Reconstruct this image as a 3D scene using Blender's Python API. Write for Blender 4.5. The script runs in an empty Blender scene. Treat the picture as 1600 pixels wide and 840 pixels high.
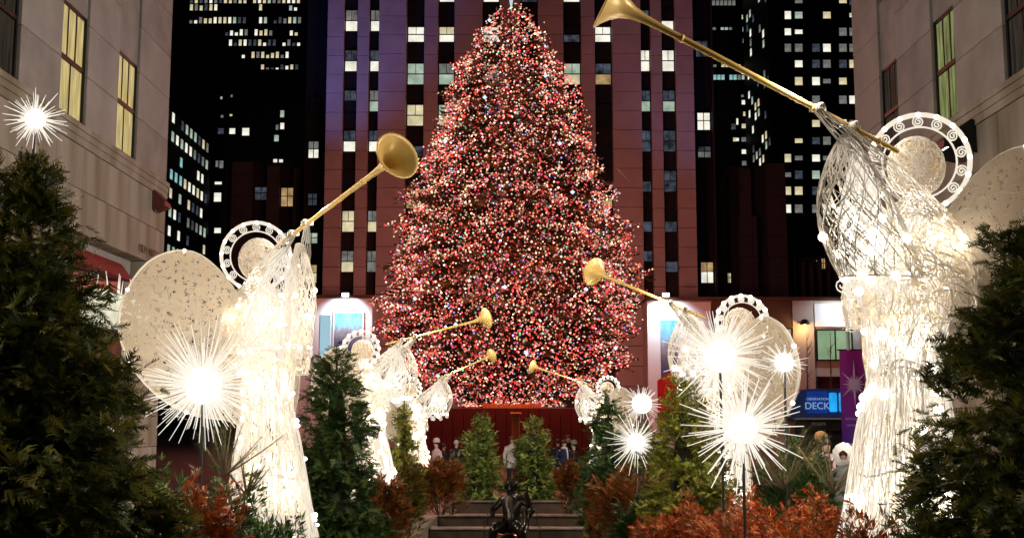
import bpy, math, random
import numpy as np
from mathutils import Vector, Matrix

random.seed(7)
rng = np.random.default_rng(7)
scene = bpy.context.scene
C = scene.collection
R = math.radians

# ------------------------------------------------------------------ camera
FPX = 1826.0
PITCH = R(7.2)
EYE = 1.6
cam_d = bpy.data.cameras.new('camera')
cam = bpy.data.objects.new('camera', cam_d)
C.objects.link(cam)
cam.location = (0, 0, EYE)
cam.rotation_euler = (math.pi / 2 + PITCH, 0, 0)
cam_d.sensor_width = 36
cam_d.lens = FPX / 1600 * 36
cam_d.clip_start = 0.1
cam_d.clip_end = 2000
scene.camera = cam

# ------------------------------------------------------------------ night sky
world = bpy.data.worlds.new('World')
scene.world = world
world.use_nodes = True
wn = world.node_tree
bg = wn.nodes['Background']
sky = wn.nodes.new('ShaderNodeTexSky')
sky.sky_type = 'NISHITA'
sky.sun_disc = False
sky.sun_elevation = R(-2.5)
sky.sun_rotation = R(200)
wn.links.new(sky.outputs[0], bg.inputs[0])
bg.inputs[1].default_value = 0.085

scene.view_settings.view_transform = 'Standard'
scene.view_settings.look = 'None'
scene.view_settings.exposure = 0
scene.view_settings.gamma = 1
cy = scene.cycles
cy.max_bounces = 5
cy.diffuse_bounces = 2
cy.glossy_bounces = 2
cy.transmission_bounces = 3
cy.transparent_max_bounces = 12
cy.sample_clamp_indirect = 3
cy.caustics_reflective = False
cy.caustics_refractive = False


def point_light(loc, power, col, radius=0.1, name='bulb_and_fill_light'):
    d = bpy.data.lights.new(name, 'POINT')
    d.energy = power
    d.color = col
    d.shadow_soft_size = radius
    o = bpy.data.objects.new(name, d)
    o.location = loc
    C.objects.link(o)
    return o


def spot_light(loc, target, power, col, angle=90, blend=0.8, radius=0.15, name='flood_and_fill_light'):
    d = bpy.data.lights.new(name, 'SPOT')
    d.energy = power
    d.color = col
    d.spot_size = R(angle)
    d.spot_blend = blend
    d.shadow_soft_size = radius
    o = bpy.data.objects.new(name, d)
    o.location = loc
    o.rotation_euler = (Vector(target) - Vector(loc)).to_track_quat('-Z', 'Y').to_euler()
    C.objects.link(o)
    return o


# ------------------------------------------------------------------ helpers
CA, SA = math.cos(PITCH), math.sin(PITCH)


def P(px, py, Y):
    """world point seen at photo pixel (px, py) at depth Y"""
    x = (px - 800) / FPX
    y = (420 - py) / FPX
    t = Y / (CA - y * SA)
    return Vector((x * t, Y, EYE + t * (SA + y * CA)))


def ground_z(Y):
    return -0.05 - 0.026 * min(max(Y, -20), 36)


class MB:
    def __init__(self):
        self.V, self.F, self.M, self.Cc, self.n = [], [], [], [], 0

    def add(self, V, F, mi=0, col=None):
        V = np.asarray(V, dtype=np.float64).reshape(-1, 3)
        F = np.asarray(F, dtype=np.int64)
        self.V.append(V)
        self.F.append(F + self.n)
        self.M.append(np.full(len(F), mi))
        if col is not None:
            self.Cc.append(np.broadcast_to(np.asarray(col, dtype=np.float64), (len(V), 4)))
        self.n += len(V)
        return self

    def box(self, x0, x1, y0, y1, z0, z1, mi=0):
        V = [(x0, y0, z0), (x1, y0, z0), (x1, y1, z0), (x0, y1, z0), (x0, y0, z1), (x1, y0, z1), (x1, y1, z1), (x0, y1, z1)]
        F = [(0, 3, 2, 1), (4, 5, 6, 7), (0, 1, 5, 4), (1, 2, 6, 5), (2, 3, 7, 6), (3, 0, 4, 7)]
        return self.add(V, F, mi)

    def bevel_box(self, x0, x1, y0, y1, z0, z1, b, mi=0):
        """box with chamfered edges"""
        xs, ys, zs = (x0, x1), (y0, y1), (z0, z1)
        V, idx = [], {}
        for i in (0, 1):
            for j in (0, 1):
                for k in (0, 1):
                    sx, sy, sz = (1, -1)[i], (1, -1)[j], (1, -1)[k]
                    for a in range(3):
                        p = [xs[i] + sx * b, ys[j] + sy * b, zs[k] + sz * b]
                        p[a] = (xs[i], ys[j], zs[k])[a]
                        idx[(i, j, k, a)] = len(V)
                        V.append(p)
        Q, T = [], []
        for a in range(3):
            o1, o2 = (a + 1) % 3, (a + 2) % 3
            for s in (0, 1):
                q = []
                for (u, v) in ((0, 0), (1, 0), (1, 1), (0, 1)):
                    c = [0, 0, 0]
                    c[a], c[o1], c[o2] = s, u, v
                    q.append(idx[(*c, a)])
                Q.append(q if s else q[::-1])
        for a in range(3):      # edges along axis a
            o1, o2 = (a + 1) % 3, (a + 2) % 3
            for u in (0, 1):
                for v in (0, 1):
                    c0, c1 = [0, 0, 0], [0, 0, 0]
                    c0[a], c1[a] = 0, 1
                    c0[o1] = c1[o1] = u
                    c0[o2] = c1[o2] = v
                    Q.append([idx[(*c0, o1)], idx[(*c1, o1)], idx[(*c1, o2)], idx[(*c0, o2)]])
        for i in (0, 1):
            for j in (0, 1):
                for k in (0, 1):
                    T.append([idx[(i, j, k, 0)], idx[(i, j, k, 1)], idx[(i, j, k, 2)]])
        n = self.n
        self.add(V, Q, mi)
        self.F.append(np.asarray(T) + n)
        self.M.append(np.full(len(T), mi))
        return self

    def tubes(self, Pts, r, sides=3, mi=0, closed=False, cap=False):
        """Pts (S,n,3); r scalar, (n,) or (S,n)"""
        Pts = np.asarray(Pts, dtype=np.float64)
        if Pts.ndim == 2:
            Pts = Pts[None]
        S, n, _ = Pts.shape
        if closed:
            T = np.roll(Pts, -1, 1) - np.roll(Pts, 1, 1)
        else:
            T = np.gradient(Pts, axis=1)
        T /= np.linalg.norm(T, axis=2, keepdims=True) + 1e-12
        mean = np.abs(T).mean(axis=1)
        ref = np.zeros((S, 3))
        ref[np.arange(S), mean.argmin(axis=1)] = 1
        A = np.cross(T, ref[:, None, :])
        A /= np.linalg.norm(A, axis=2, keepdims=True) + 1e-12
        B = np.cross(T, A)
        rr = np.broadcast_to(np.asarray(r, dtype=np.float64), (S, n))
        ang = np.arange(sides) * 2 * math.pi / sides
        V = Pts[:, :, None, :] + rr[:, :, None, None] * (A[:, :, None, :] * np.cos(ang)[None, None, :, None] + B[:, :, None, :] * np.sin(ang)[None, None, :, None])
        V = V.reshape(-1, 3)
        m = n if closed else n - 1
        s_i, i_i, k_i = np.meshgrid(np.arange(S), np.arange(m), np.arange(sides), indexing='ij')
        i2 = (i_i + 1) % n
        k2 = (k_i + 1) % sides
        base = s_i * n * sides
        F = np.stack([base + i_i * sides + k_i, base + i_i * sides + k2, base + i2 * sides + k2, base + i2 * sides + k_i], -1).reshape(-1, 4)
        n0 = self.n
        self.add(V, F, mi)
        if cap and not closed:
            for s in range(S):
                for i, rev in ((0, True), (n - 1, False)):
                    ring = [n0 + s * n * sides + i * sides + k for k in range(sides)]
                    c = np.asarray(Pts[s, i])
                    self.V.append(c[None])
                    ci = self.n
                    self.n += 1
                    tri = [(ring[k], ring[(k + 1) % sides], ci) if not rev else (ring[(k + 1) % sides], ring[k], ci) for k in range(sides)]
                    self.F.append(np.asarray(tri))
                    self.M.append(np.full(len(tri), mi))
        return self

    def lathe(self, prof, seg=16, mi=0, M=None):
        """prof: list of (r, z) revolved about z"""
        V, F = [], []
        for (r, z) in prof:
            for k in range(seg):
                a = 2 * math.pi * k / seg
                V.append((r * math.cos(a), r * math.sin(a), z))
        for i in range(len(prof) - 1):
            for k in range(seg):
                F.append((i * seg + k, i * seg + (k + 1) % seg, (i + 1) * seg + (k + 1) % seg, (i + 1) * seg + k))
        V = np.asarray(V)
        if M is not None:
            V = V @ np.asarray(M.to_3x3()).T + np.asarray(M.translation)
        return self.add(V, F, mi)

    def ball(self, c, r, seg=8, rings=5, mi=0):
        rx, ry, rz = (r, r, r) if np.isscalar(r) else r
        V, F = [], []
        for i in range(rings + 1):
            t = math.pi * i / rings
            q = max(math.sin(t), 0.02)
            for k in range(seg):
                a = 2 * math.pi * k / seg
                V.append((c[0] + rx * q * math.cos(a), c[1] + ry * q * math.sin(a), c[2] - rz * math.cos(t)))
        for i in range(rings):
            for k in range(seg):
                F.append((i * seg + k, i * seg + (k + 1) % seg, (i + 1) * seg + (k + 1) % seg, (i + 1) * seg + k))
        return self.add(V, F, mi)

    def scatter(self, tV, tF, Rm, s, T, mi=0, cols=None):
        """N copies of a template: Rm (N,3,3), s (N,), T (N,3)"""
        N = len(T)
        tV = np.asarray(tV)
        V = np.einsum('nij,vj->nvi', Rm, tV) * np.asarray(s)[:, None, None] + np.asarray(T)[:, None, :]
        tF = np.asarray(tF)
        F = (tF[None] + (np.arange(N) * len(tV))[:, None, None]).reshape(-1, tF.shape[1])
        col = None
        if cols is not None:
            col = np.repeat(np.asarray(cols), len(tV), axis=0)
        return self.add(V.reshape(-1, 3), F, mi, col)

    def mesh(self, name, mats, smooth=False):
        me = bpy.data.meshes.new(name)
        V = np.concatenate(self.V)
        me.vertices.add(len(V))
        me.vertices.foreach_set('co', V.astype(np.float32).ravel())
        sizes = np.concatenate([np.full(len(f), f.shape[1]) for f in self.F])
        loops = np.concatenate([f.ravel() for f in self.F])
        me.loops.add(len(loops))
        me.loops.foreach_set('vertex_index', loops.astype(np.int32))
        me.polygons.add(len(sizes))
        starts = np.concatenate([[0], np.cumsum(sizes)[:-1]])
        me.polygons.foreach_set('loop_start', starts.astype(np.int32))
        me.polygons.foreach_set('material_index', np.concatenate(self.M).astype(np.int32))
        me.polygons.foreach_set('use_smooth', np.full(len(sizes), bool(smooth), dtype=bool))
        if not isinstance(mats, (list, tuple)):
            mats = [mats]
        for m in mats:
            me.materials.append(m)
        if self.Cc:
            at = me.color_attributes.new('tint', 'FLOAT_COLOR', 'POINT')
            at.data.foreach_set('color', np.concatenate(self.Cc).astype(np.float32).ravel())
        me.update(calc_edges=True)
        return me

    def build(self, name, mats, parent=None, smooth=False, loc=None):
        o = bpy.data.objects.new(name, self.mesh(name, mats, smooth))
        C.objects.link(o)
        if parent is not None:
            o.parent = parent
        if loc is not None:
            o.location = loc
        return o


def tag(o, label=None, cat=None, group=None, kind=None):
    if label: o['label'] = label
    if cat: o['category'] = cat
    if group: o['group'] = group
    if kind: o['kind'] = kind
    return o


def thing(name, loc, label, cat, group=None, rz=0):
    o = bpy.data.objects.new(name, None)
    o.empty_display_size = 0.2
    C.objects.link(o)
    o.location = loc
    o.rotation_euler = (0, 0, rz)
    return tag(o, label, cat, group)


def inst(me, name, parent, loc, rot=(0, 0, 0), scale=(1, 1, 1)):
    o = bpy.data.objects.new(name, me)
    C.objects.link(o)
    o.parent = parent
    o.location = loc
    o.rotation_euler = rot
    o.scale = scale
    return o


def text_mesh(body, size, depth, mat, name):
    cu = bpy.data.curves.new(name, 'FONT')
    cu.body = body
    cu.size = size
    cu.extrude = depth
    cu.align_x = 'CENTER'
    cu.align_y = 'CENTER'
    tmp = bpy.data.objects.new('tmp', cu)
    C.objects.link(tmp)
    dg = bpy.context.evaluated_depsgraph_get()
    me = bpy.data.meshes.new_from_object(tmp.evaluated_get(dg))
    me.name = name
    bpy.data.objects.remove(tmp)
    bpy.data.curves.remove(cu)
    me.materials.clear()
    me.materials.append(mat)
    return me


# ------------------------------------------------------------------ materials
def new_mat(name):
    m = bpy.data.materials.new(name)
    m.use_nodes = True
    nt = m.node_tree
    return m, nt, nt.nodes['Principled BSDF'], nt.nodes['Material Output']


def ramp(nt, stops):
    r = nt.nodes.new('ShaderNodeValToRGB')
    e = r.color_ramp.elements
    e[0].position, e[0].color = stops[0][0], (*stops[0][1], 1)
    e[1].position, e[1].color = stops[-1][0], (*stops[-1][1], 1)
    for p, c in stops[1:-1]:
        x = e.new(p)
        x.color = (*c, 1)
    return r


def surf(name, c1, c2=None, scale=5.0, rough=0.6, metal=0.0, bump=0.0, stretch=None, spec=0.3, detail=5, bscale=None):
    m, nt, bs, out = new_mat(name)
    bs.inputs['Roughness'].default_value = rough
    bs.inputs['Metallic'].default_value = metal
    bs.inputs['Specular IOR Level'].default_value = spec
    tc = nt.nodes.new('ShaderNodeTexCoord')
    mp = nt.nodes.new('ShaderNodeMapping')
    nt.links.new(tc.outputs['Object'], mp.inputs[0])
    if stretch: mp.inputs['Scale'].default_value = stretch
    nz = nt.nodes.new('ShaderNodeTexNoise')
    nz.inputs['Scale'].default_value = scale
    nz.inputs['Detail'].default_value = detail
    nt.links.new(mp.outputs[0], nz.inputs['Vector'])
    rp = ramp(nt, [(0.3, c1), (0.7, c2 or c1)])
    nt.links.new(nz.outputs['Fac'], rp.inputs[0])
    nt.links.new(rp.outputs[0], bs.inputs['Base Color'])
    if bump:
        bp = nt.nodes.new('ShaderNodeBump')
        bp.inputs['Strength'].default_value = bump
        n2 = nt.nodes.new('ShaderNodeTexNoise')
        n2.inputs['Scale'].default_value = bscale or scale * 6
        n2.inputs['Detail'].default_value = 4
        nt.links.new(tc.outputs['Object'], n2.inputs['Vector'])
        nt.links.new(n2.outputs['Fac'], bp.inputs['Height'])
        nt.links.new(bp.outputs[0], bs.inputs['Normal'])
    return m


def glow(name, col, strength, vary=0.0, scale=1.0, sample=True, stretch=None):
    m, nt, bs, out = new_mat(name)
    nt.nodes.remove(bs)
    em = nt.nodes.new('ShaderNodeEmission')
    em.inputs[0].default_value = (*col, 1)
    em.inputs[1].default_value = strength
    if vary:
        tc = nt.nodes.new('ShaderNodeTexCoord')
        mp = nt.nodes.new('ShaderNodeMapping')
        if stretch: mp.inputs['Scale'].default_value = stretch
        nt.links.new(tc.outputs['Object'], mp.inputs[0])
        nz = nt.nodes.new('ShaderNodeTexNoise')
        nz.inputs['Scale'].default_value = scale
        nz.inputs['Detail'].default_value = 4
        nt.links.new(mp.outputs[0], nz.inputs['Vector'])
        mr = nt.nodes.new('ShaderNodeMapRange')
        mr.inputs['From Min'].default_value = 0.3
        mr.inputs['From Max'].default_value = 0.7
        mr.inputs['To Min'].default_value = strength * (1 - vary)
        mr.inputs['To Max'].default_value = strength * (1 + vary * 0.5)
        nt.links.new(nz.outputs['Fac'], mr.inputs[0])
        nt.links.new(mr.outputs[0], em.inputs[1])
    nt.links.new(em.outputs[0], out.inputs[0])
    if not sample:
        m.cycles.emission_sampling = 'NONE'
    return m


def leafy(name, cols, rough=0.55, trans=0.25):
    """foliage: colour varies from frond to frond"""
    m, nt, bs, out = new_mat(name)
    g = nt.nodes.new('ShaderNodeNewGeometry')
    n = len(cols)
    rp = ramp(nt, [(i / (n - 1), c) for i, c in enumerate(cols)])
    nt.links.new(g.outputs['Random Per Island'], rp.inputs[0])
    nt.links.new(rp.outputs[0], bs.inputs['Base Color'])
    bs.inputs['Roughness'].default_value = rough
    bs.inputs['Specular IOR Level'].default_value = 0.25
    tr = nt.nodes.new('ShaderNodeBsdfTranslucent')
    nt.links.new(rp.outputs[0], tr.inputs[0])
    mx = nt.nodes.new('ShaderNodeMixShader')
    mx.inputs[0].default_value = trans
    nt.links.new(bs.outputs[0], mx.inputs[1])
    nt.links.new(tr.outputs[0], mx.inputs[2])
    nt.links.new(mx.outputs[0], out.inputs[0])
    return m


def netting(name, col, density, scale=60.0):
    """fine white wire netting: mostly holes or mostly wire, shines when lit from behind"""
    m, nt, bs, out = new_mat(name)
    nt.nodes.remove(bs)
    tc = nt.nodes.new('ShaderNodeTexCoord')
    nz = nt.nodes.new('ShaderNodeTexNoise')
    nz.inputs['Scale'].default_value = scale
    nz.inputs['Detail'].default_value = 3
    nt.links.new(tc.outputs['Object'], nz.inputs['Vector'])
    vo = nt.nodes.new('ShaderNodeTexNoise')
    vo.inputs['Scale'].default_value = scale * 0.3
    nt.links.new(tc.outputs['Object'], vo.inputs['Vector'])
    ad = nt.nodes.new('ShaderNodeMath')
    ad.operation = 'ADD'
    nt.links.new(nz.outputs['Fac'], ad.inputs[0])
    nt.links.new(vo.outputs['Fac'], ad.inputs[1])
    lt = nt.nodes.new('ShaderNodeMath')
    lt.operation = 'LESS_THAN'
    lt.inputs[1].default_value = density
    nt.links.new(ad.outputs[0], lt.inputs[0])
    df = nt.nodes.new('ShaderNodeBsdfDiffuse')
    tr = nt.nodes.new('ShaderNodeBsdfTranslucent')
    df.inputs[0].default_value = (*col, 1)
    tr.inputs[0].default_value = (*col, 1)
    mx = nt.nodes.new('ShaderNodeMixShader')
    mx.inputs[0].default_value = 0.5
    nt.links.new(df.outputs[0], mx.inputs[1])
    nt.links.new(tr.outputs[0], mx.inputs[2])
    tp = nt.nodes.new('ShaderNodeBsdfTransparent')
    m2 = nt.nodes.new('ShaderNodeMixShader')
    nt.links.new(lt.outputs[0], m2.inputs[0])
    nt.links.new(tp.outputs[0], m2.inputs[1])
    nt.links.new(mx.outputs[0], m2.inputs[2])
    nt.links.new(m2.outputs[0], out.inputs[0])
    return m


def tinted_glow(name, strength):
    m, nt, bs, out = new_mat(name)
    nt.nodes.remove(bs)
    at = nt.nodes.new('ShaderNodeVertexColor')
    at.layer_name = 'tint'
    em = nt.nodes.new('ShaderNodeEmission')
    em.inputs[1].default_value = strength
    nt.links.new(at.outputs[0], em.inputs[0])
    nt.links.new(em.outputs[0], out.inputs[0])
    m.cycles.emission_sampling = 'NONE'
    return m


M = {}
M['limestone'] = surf('limestone', (0.31, 0.28, 0.26), (0.42, 0.385, 0.36), 0.9, 0.85, bump=0.15, bscale=25)
M['limestone_b'] = surf('limestone_worn', (0.25, 0.225, 0.205), (0.38, 0.345, 0.32), 1.2, 0.85, bump=0.15, bscale=25)
M['stained'] = surf('stained_limestone', (0.17, 0.14, 0.085), (0.40, 0.35, 0.29), 1.5, 0.85, bump=0.15, bscale=25, stretch=(1, 1, 0.16))
M['stained_b'] = surf('stained_limestone_pale', (0.22, 0.19, 0.13), (0.42, 0.37, 0.31), 1.3, 0.85, bump=0.15, bscale=25, stretch=(1, 1, 0.2))
M['pier'] = surf('tower_limestone', (0.36, 0.31, 0.31), (0.45, 0.39, 0.39), 0.5, 0.85, bump=0.1)
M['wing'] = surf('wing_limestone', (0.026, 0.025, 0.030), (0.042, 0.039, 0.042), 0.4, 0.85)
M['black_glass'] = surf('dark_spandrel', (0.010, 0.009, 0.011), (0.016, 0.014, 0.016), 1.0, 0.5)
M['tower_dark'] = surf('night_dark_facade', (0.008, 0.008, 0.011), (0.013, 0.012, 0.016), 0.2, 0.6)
M['window_frame'] = surf('dark_window_frame', (0.010, 0.010, 0.010), (0.016, 0.015, 0.015), 5, 0.5)
M['granite'] = surf('granite_paving', (0.05, 0.043, 0.038), (0.10, 0.088, 0.078), 8, 0.7, bump=0.2)
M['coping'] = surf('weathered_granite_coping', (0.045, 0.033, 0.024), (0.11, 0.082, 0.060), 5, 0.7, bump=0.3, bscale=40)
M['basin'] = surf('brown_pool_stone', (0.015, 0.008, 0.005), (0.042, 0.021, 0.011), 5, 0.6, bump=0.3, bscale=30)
M['soil'] = surf('dark_soil', (0.02, 0.014, 0.01), (0.045, 0.03, 0.02), 12, 0.95, bump=0.6)
M['wire'] = surf('white_painted_wire', (0.78, 0.73, 0.66), (0.82, 0.78, 0.72), 10, 0.5)
M['silver_wire'] = surf('silver_wire', (0.5, 0.49, 0.47), (0.6, 0.58, 0.55), 10, 0.4, metal=0.5)
M['net'] = netting('fine_wire_netting', (0.76, 0.66, 0.52), 0.98, 60)
M['net_wing'] = netting('wing_netting', (0.74, 0.65, 0.52), 1.075, 95)
M['net_head'] = netting('head_netting', (0.62, 0.50, 0.36), 1.06, 45)
M['glow_wire'] = glow('glowing_wire', (1.0, 0.89, 0.73), 0.95, sample=False)  # wires given their own glow, standing for wire lit by the bulbs
M['bulb'] = glow('warm_white_bulb', (1.0, 0.90, 0.74), 6.0, sample=False)
M['ray'] = glow('glowing_starburst_ray', (1.0, 0.92, 0.80), 1.05, sample=False)  # rods glow evenly themselves, standing for light from the core
M['ray_core'] = glow('starburst_core', (1.0, 0.94, 0.82), 5.0, sample=False)
M['gold'] = surf('gold_painted_metal', (0.62, 0.40, 0.11), (0.78, 0.54, 0.18), 6, 0.36, metal=0.12, bump=0.05, spec=0.6)
M['black_metal'] = surf('black_metal', (0.012, 0.012, 0.013), (0.025, 0.024, 0.024), 8, 0.45, metal=0.3)
M['bronze'] = surf('dark_bronze', (0.018, 0.015, 0.014), (0.05, 0.042, 0.036), 9, 0.22, metal=0.8, bump=0.3)
M['cypress'] = leafy('cypress_foliage', [(0.016, 0.028, 0.006), (0.035, 0.05, 0.009), (0.08, 0.088, 0.013), (0.17, 0.155, 0.022)])
M['cypress_mid'] = leafy('bright_cypress_foliage', [(0.05, 0.07, 0.010), (0.11, 0.13, 0.016), (0.20, 0.20, 0.026), (0.32, 0.29, 0.045)])
M['spruce'] = leafy('spruce_foliage', [(0.04, 0.075, 0.014), (0.09, 0.14, 0.025), (0.18, 0.22, 0.045), (0.34, 0.34, 0.12)])
M['green_dark'] = leafy('dark_green_foliage', [(0.012, 0.035, 0.010), (0.025, 0.06, 0.015), (0.05, 0.09, 0.02), (0.08, 0.11, 0.025)])
M['pine'] = leafy('pine_needles', [(0.03, 0.045, 0.012), (0.06, 0.075, 0.02), (0.11, 0.11, 0.03), (0.17, 0.15, 0.06)])
M['red_leaf'] = leafy('red_orange_leaves', [(0.12, 0.014, 0.003), (0.26, 0.035, 0.006), (0.40, 0.085, 0.012), (0.16, 0.03, 0.006), (0.06, 0.055, 0.01), (0.30, 0.045, 0.008)])
M['rust_leaf'] = leafy('rust_brown_leaves', [(0.08, 0.014, 0.005), (0.22, 0.05, 0.010), (0.13, 0.05, 0.012), (0.05, 0.055, 0.012), (0.30, 0.075, 0.014)])
M['olive_leaf'] = leafy('olive_leaves', [(0.05, 0.05, 0.01), (0.10, 0.09, 0.015), (0.14, 0.07, 0.012), (0.04, 0.06, 0.012)])
M['core'] = surf('crown_shade', (0.010, 0.012, 0.006), (0.02, 0.02, 0.01), 12, 0.9)
M['bark'] = surf('bark', (0.04, 0.025, 0.015), (0.08, 0.055, 0.035), 14, 0.9, bump=0.6)
M['fir'] = leafy('giant_fir_foliage', [(0.045, 0.045, 0.025), (0.07, 0.07, 0.035), (0.10, 0.10, 0.05)], trans=0.3)
M['xmas_bulb'] = tinted_glow('coloured_christmas_lights', 1.0)
M['star'] = glow('crystal_star', (0.72, 0.88, 1.0), 0.75)

# ------------------------------------------------------------------ ground
g = MB()
ys = [-30, 0, 4.2, 10, 20, 30, 33.8, 36, 60, 110, 300, 900]
V, F = [], []
for y in ys:
    V += [(x, y, ground_z(y)) for x in (-500, -1.72, 1.72, 500)]
for i in range(len(ys) - 1):
    for k in range(3):
        if k == 1 and 4 < ys[i] < 33:
            continue            # the pool lies here
        F.append((4 * i + k, 4 * i + k + 1, 4 * i + k + 5, 4 * i + k + 4))
g.add(V, F)
tag(g.build('ground', M['granite']), kind='structure')

# planting beds on both sides of the pool
for s in (-1, 1):
    b = MB()
    V, F = [], []
    yy = np.linspace(3, 37, 18)
    for y in yy:
        z = ground_z(y)
        for (x, h) in ((2.12, 0.05), (2.15, 0.30), (3.2, 0.42), (4.45, 0.34), (4.5, -0.02)):
            V.append((s * x, y, z + h + (0.03 * math.sin(y * 3 + x * 5) if 2.2 < x < 4.4 else 0)))
    for i in range(len(yy) - 1):
        for k in range(4):
            F.append((i * 5 + k, i * 5 + k + 1, i * 5 + k + 6, i * 5 + k + 5))
    b.add(V, F)
    tag(b.build('planting_bed', M['soil']), kind='structure')

# pool with coping stones and weir walls
pool = bpy.data.objects.new('pool', None)
C.objects.link(pool)
pool['kind'] = 'structure'
cop = MB()
cop.bevel_box(-0.2, 0.2, -0.74, 0.74, -0.5, 0.0, 0.015)
cop_me = cop.mesh('coping_stone', M['coping'])
slope = math.atan(-0.026)
for s in (-1, 1):
    y = 5.0
    while y < 34.0:
        o = inst(cop_me, 'coping_stone', pool, (s * 1.9, y, 0.07 - 0.026 * y + random.uniform(-.006, .006)), (slope, 0, random.uniform(-.004, .004)))
        y += 1.5
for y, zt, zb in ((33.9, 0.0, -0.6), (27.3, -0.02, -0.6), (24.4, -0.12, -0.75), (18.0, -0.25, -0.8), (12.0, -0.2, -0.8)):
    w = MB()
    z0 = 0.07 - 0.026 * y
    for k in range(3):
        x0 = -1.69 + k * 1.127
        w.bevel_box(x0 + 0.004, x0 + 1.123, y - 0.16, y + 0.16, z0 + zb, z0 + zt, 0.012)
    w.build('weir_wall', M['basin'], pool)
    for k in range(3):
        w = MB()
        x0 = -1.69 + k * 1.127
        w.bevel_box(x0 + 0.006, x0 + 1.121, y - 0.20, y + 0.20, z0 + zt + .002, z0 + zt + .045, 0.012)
        w.build('weir_lit_edge', M['coping'], pool)  # lighter strip added as the lit top edge of the weir
fl = MB()
fl.add([(-1.7, 4, -0.6), (1.7, 4, -0.6), (1.7, 34, -1.38), (-1.7, 34, -1.38)], [(0, 1, 2, 3)])
fl.build('basin_floor', M['basin'], pool)
water_m, nt, bs, _ = new_mat('dark_pool_water')
bs.inputs['Base Color'].default_value = (0.012, 0.013, 0.012, 1)
bs.inputs['Roughness'].default_value = 0.08
nz = nt.nodes.new('ShaderNodeTexNoise'); nz.inputs['Scale'].default_value = 6
bp = nt.nodes.new('ShaderNodeBump'); bp.inputs['Strength'].default_value = 0.25
nt.links.new(nz.outputs['Fac'], bp.inputs['Height']); nt.links.new(bp.outputs[0], bs.inputs['Normal'])
wt = MB()
for (a, b) in ((12.2, 17.8), (18.2, 24.2), (24.6, 27.1), (27.5, 33.7)):
    z = 0.07 - 0.026 * b - 0.42
    wt.add([(-1.7, a, z), (1.7, a, z), (1.7, b, z), (-1.7, b, z)], [(0, 1, 2, 3)])
wt.build('water', water_m, pool)

# ------------------------------------------------------------------ flanking limestone buildings
M['win_warm'] = glow('warm_lit_curtained_window', (0.76, 0.60, 0.25), 0.8, 0.45, 2.2, stretch=(1, 5, 0.6))
M['win_green'] = glow('green_lit_curtained_window', (0.34, 0.37, 0.14), 0.62, 0.75, 2.5, stretch=(1, 5, 0.5))
M['win_dim'] = glow('dim_curtained_window', (0.060, 0.048, 0.035), 0.6, 0.6, 2.0, stretch=(1, 5, 0.6))
M['carved'] = surf('dark_bronze_letters', (0.09, 0.07, 0.05), (0.13, 0.10, 0.07), 4, 0.6)
M['red_awning'] = surf('dull_red_metal', (0.20, 0.02, 0.022), (0.27, 0.03, 0.03), 3, 0.6)
M['shop_dark'] = surf('dark_shopfront', (0.05, 0.012, 0.01), (0.03, 0.012, 0.01), 2, 0.4)


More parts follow.
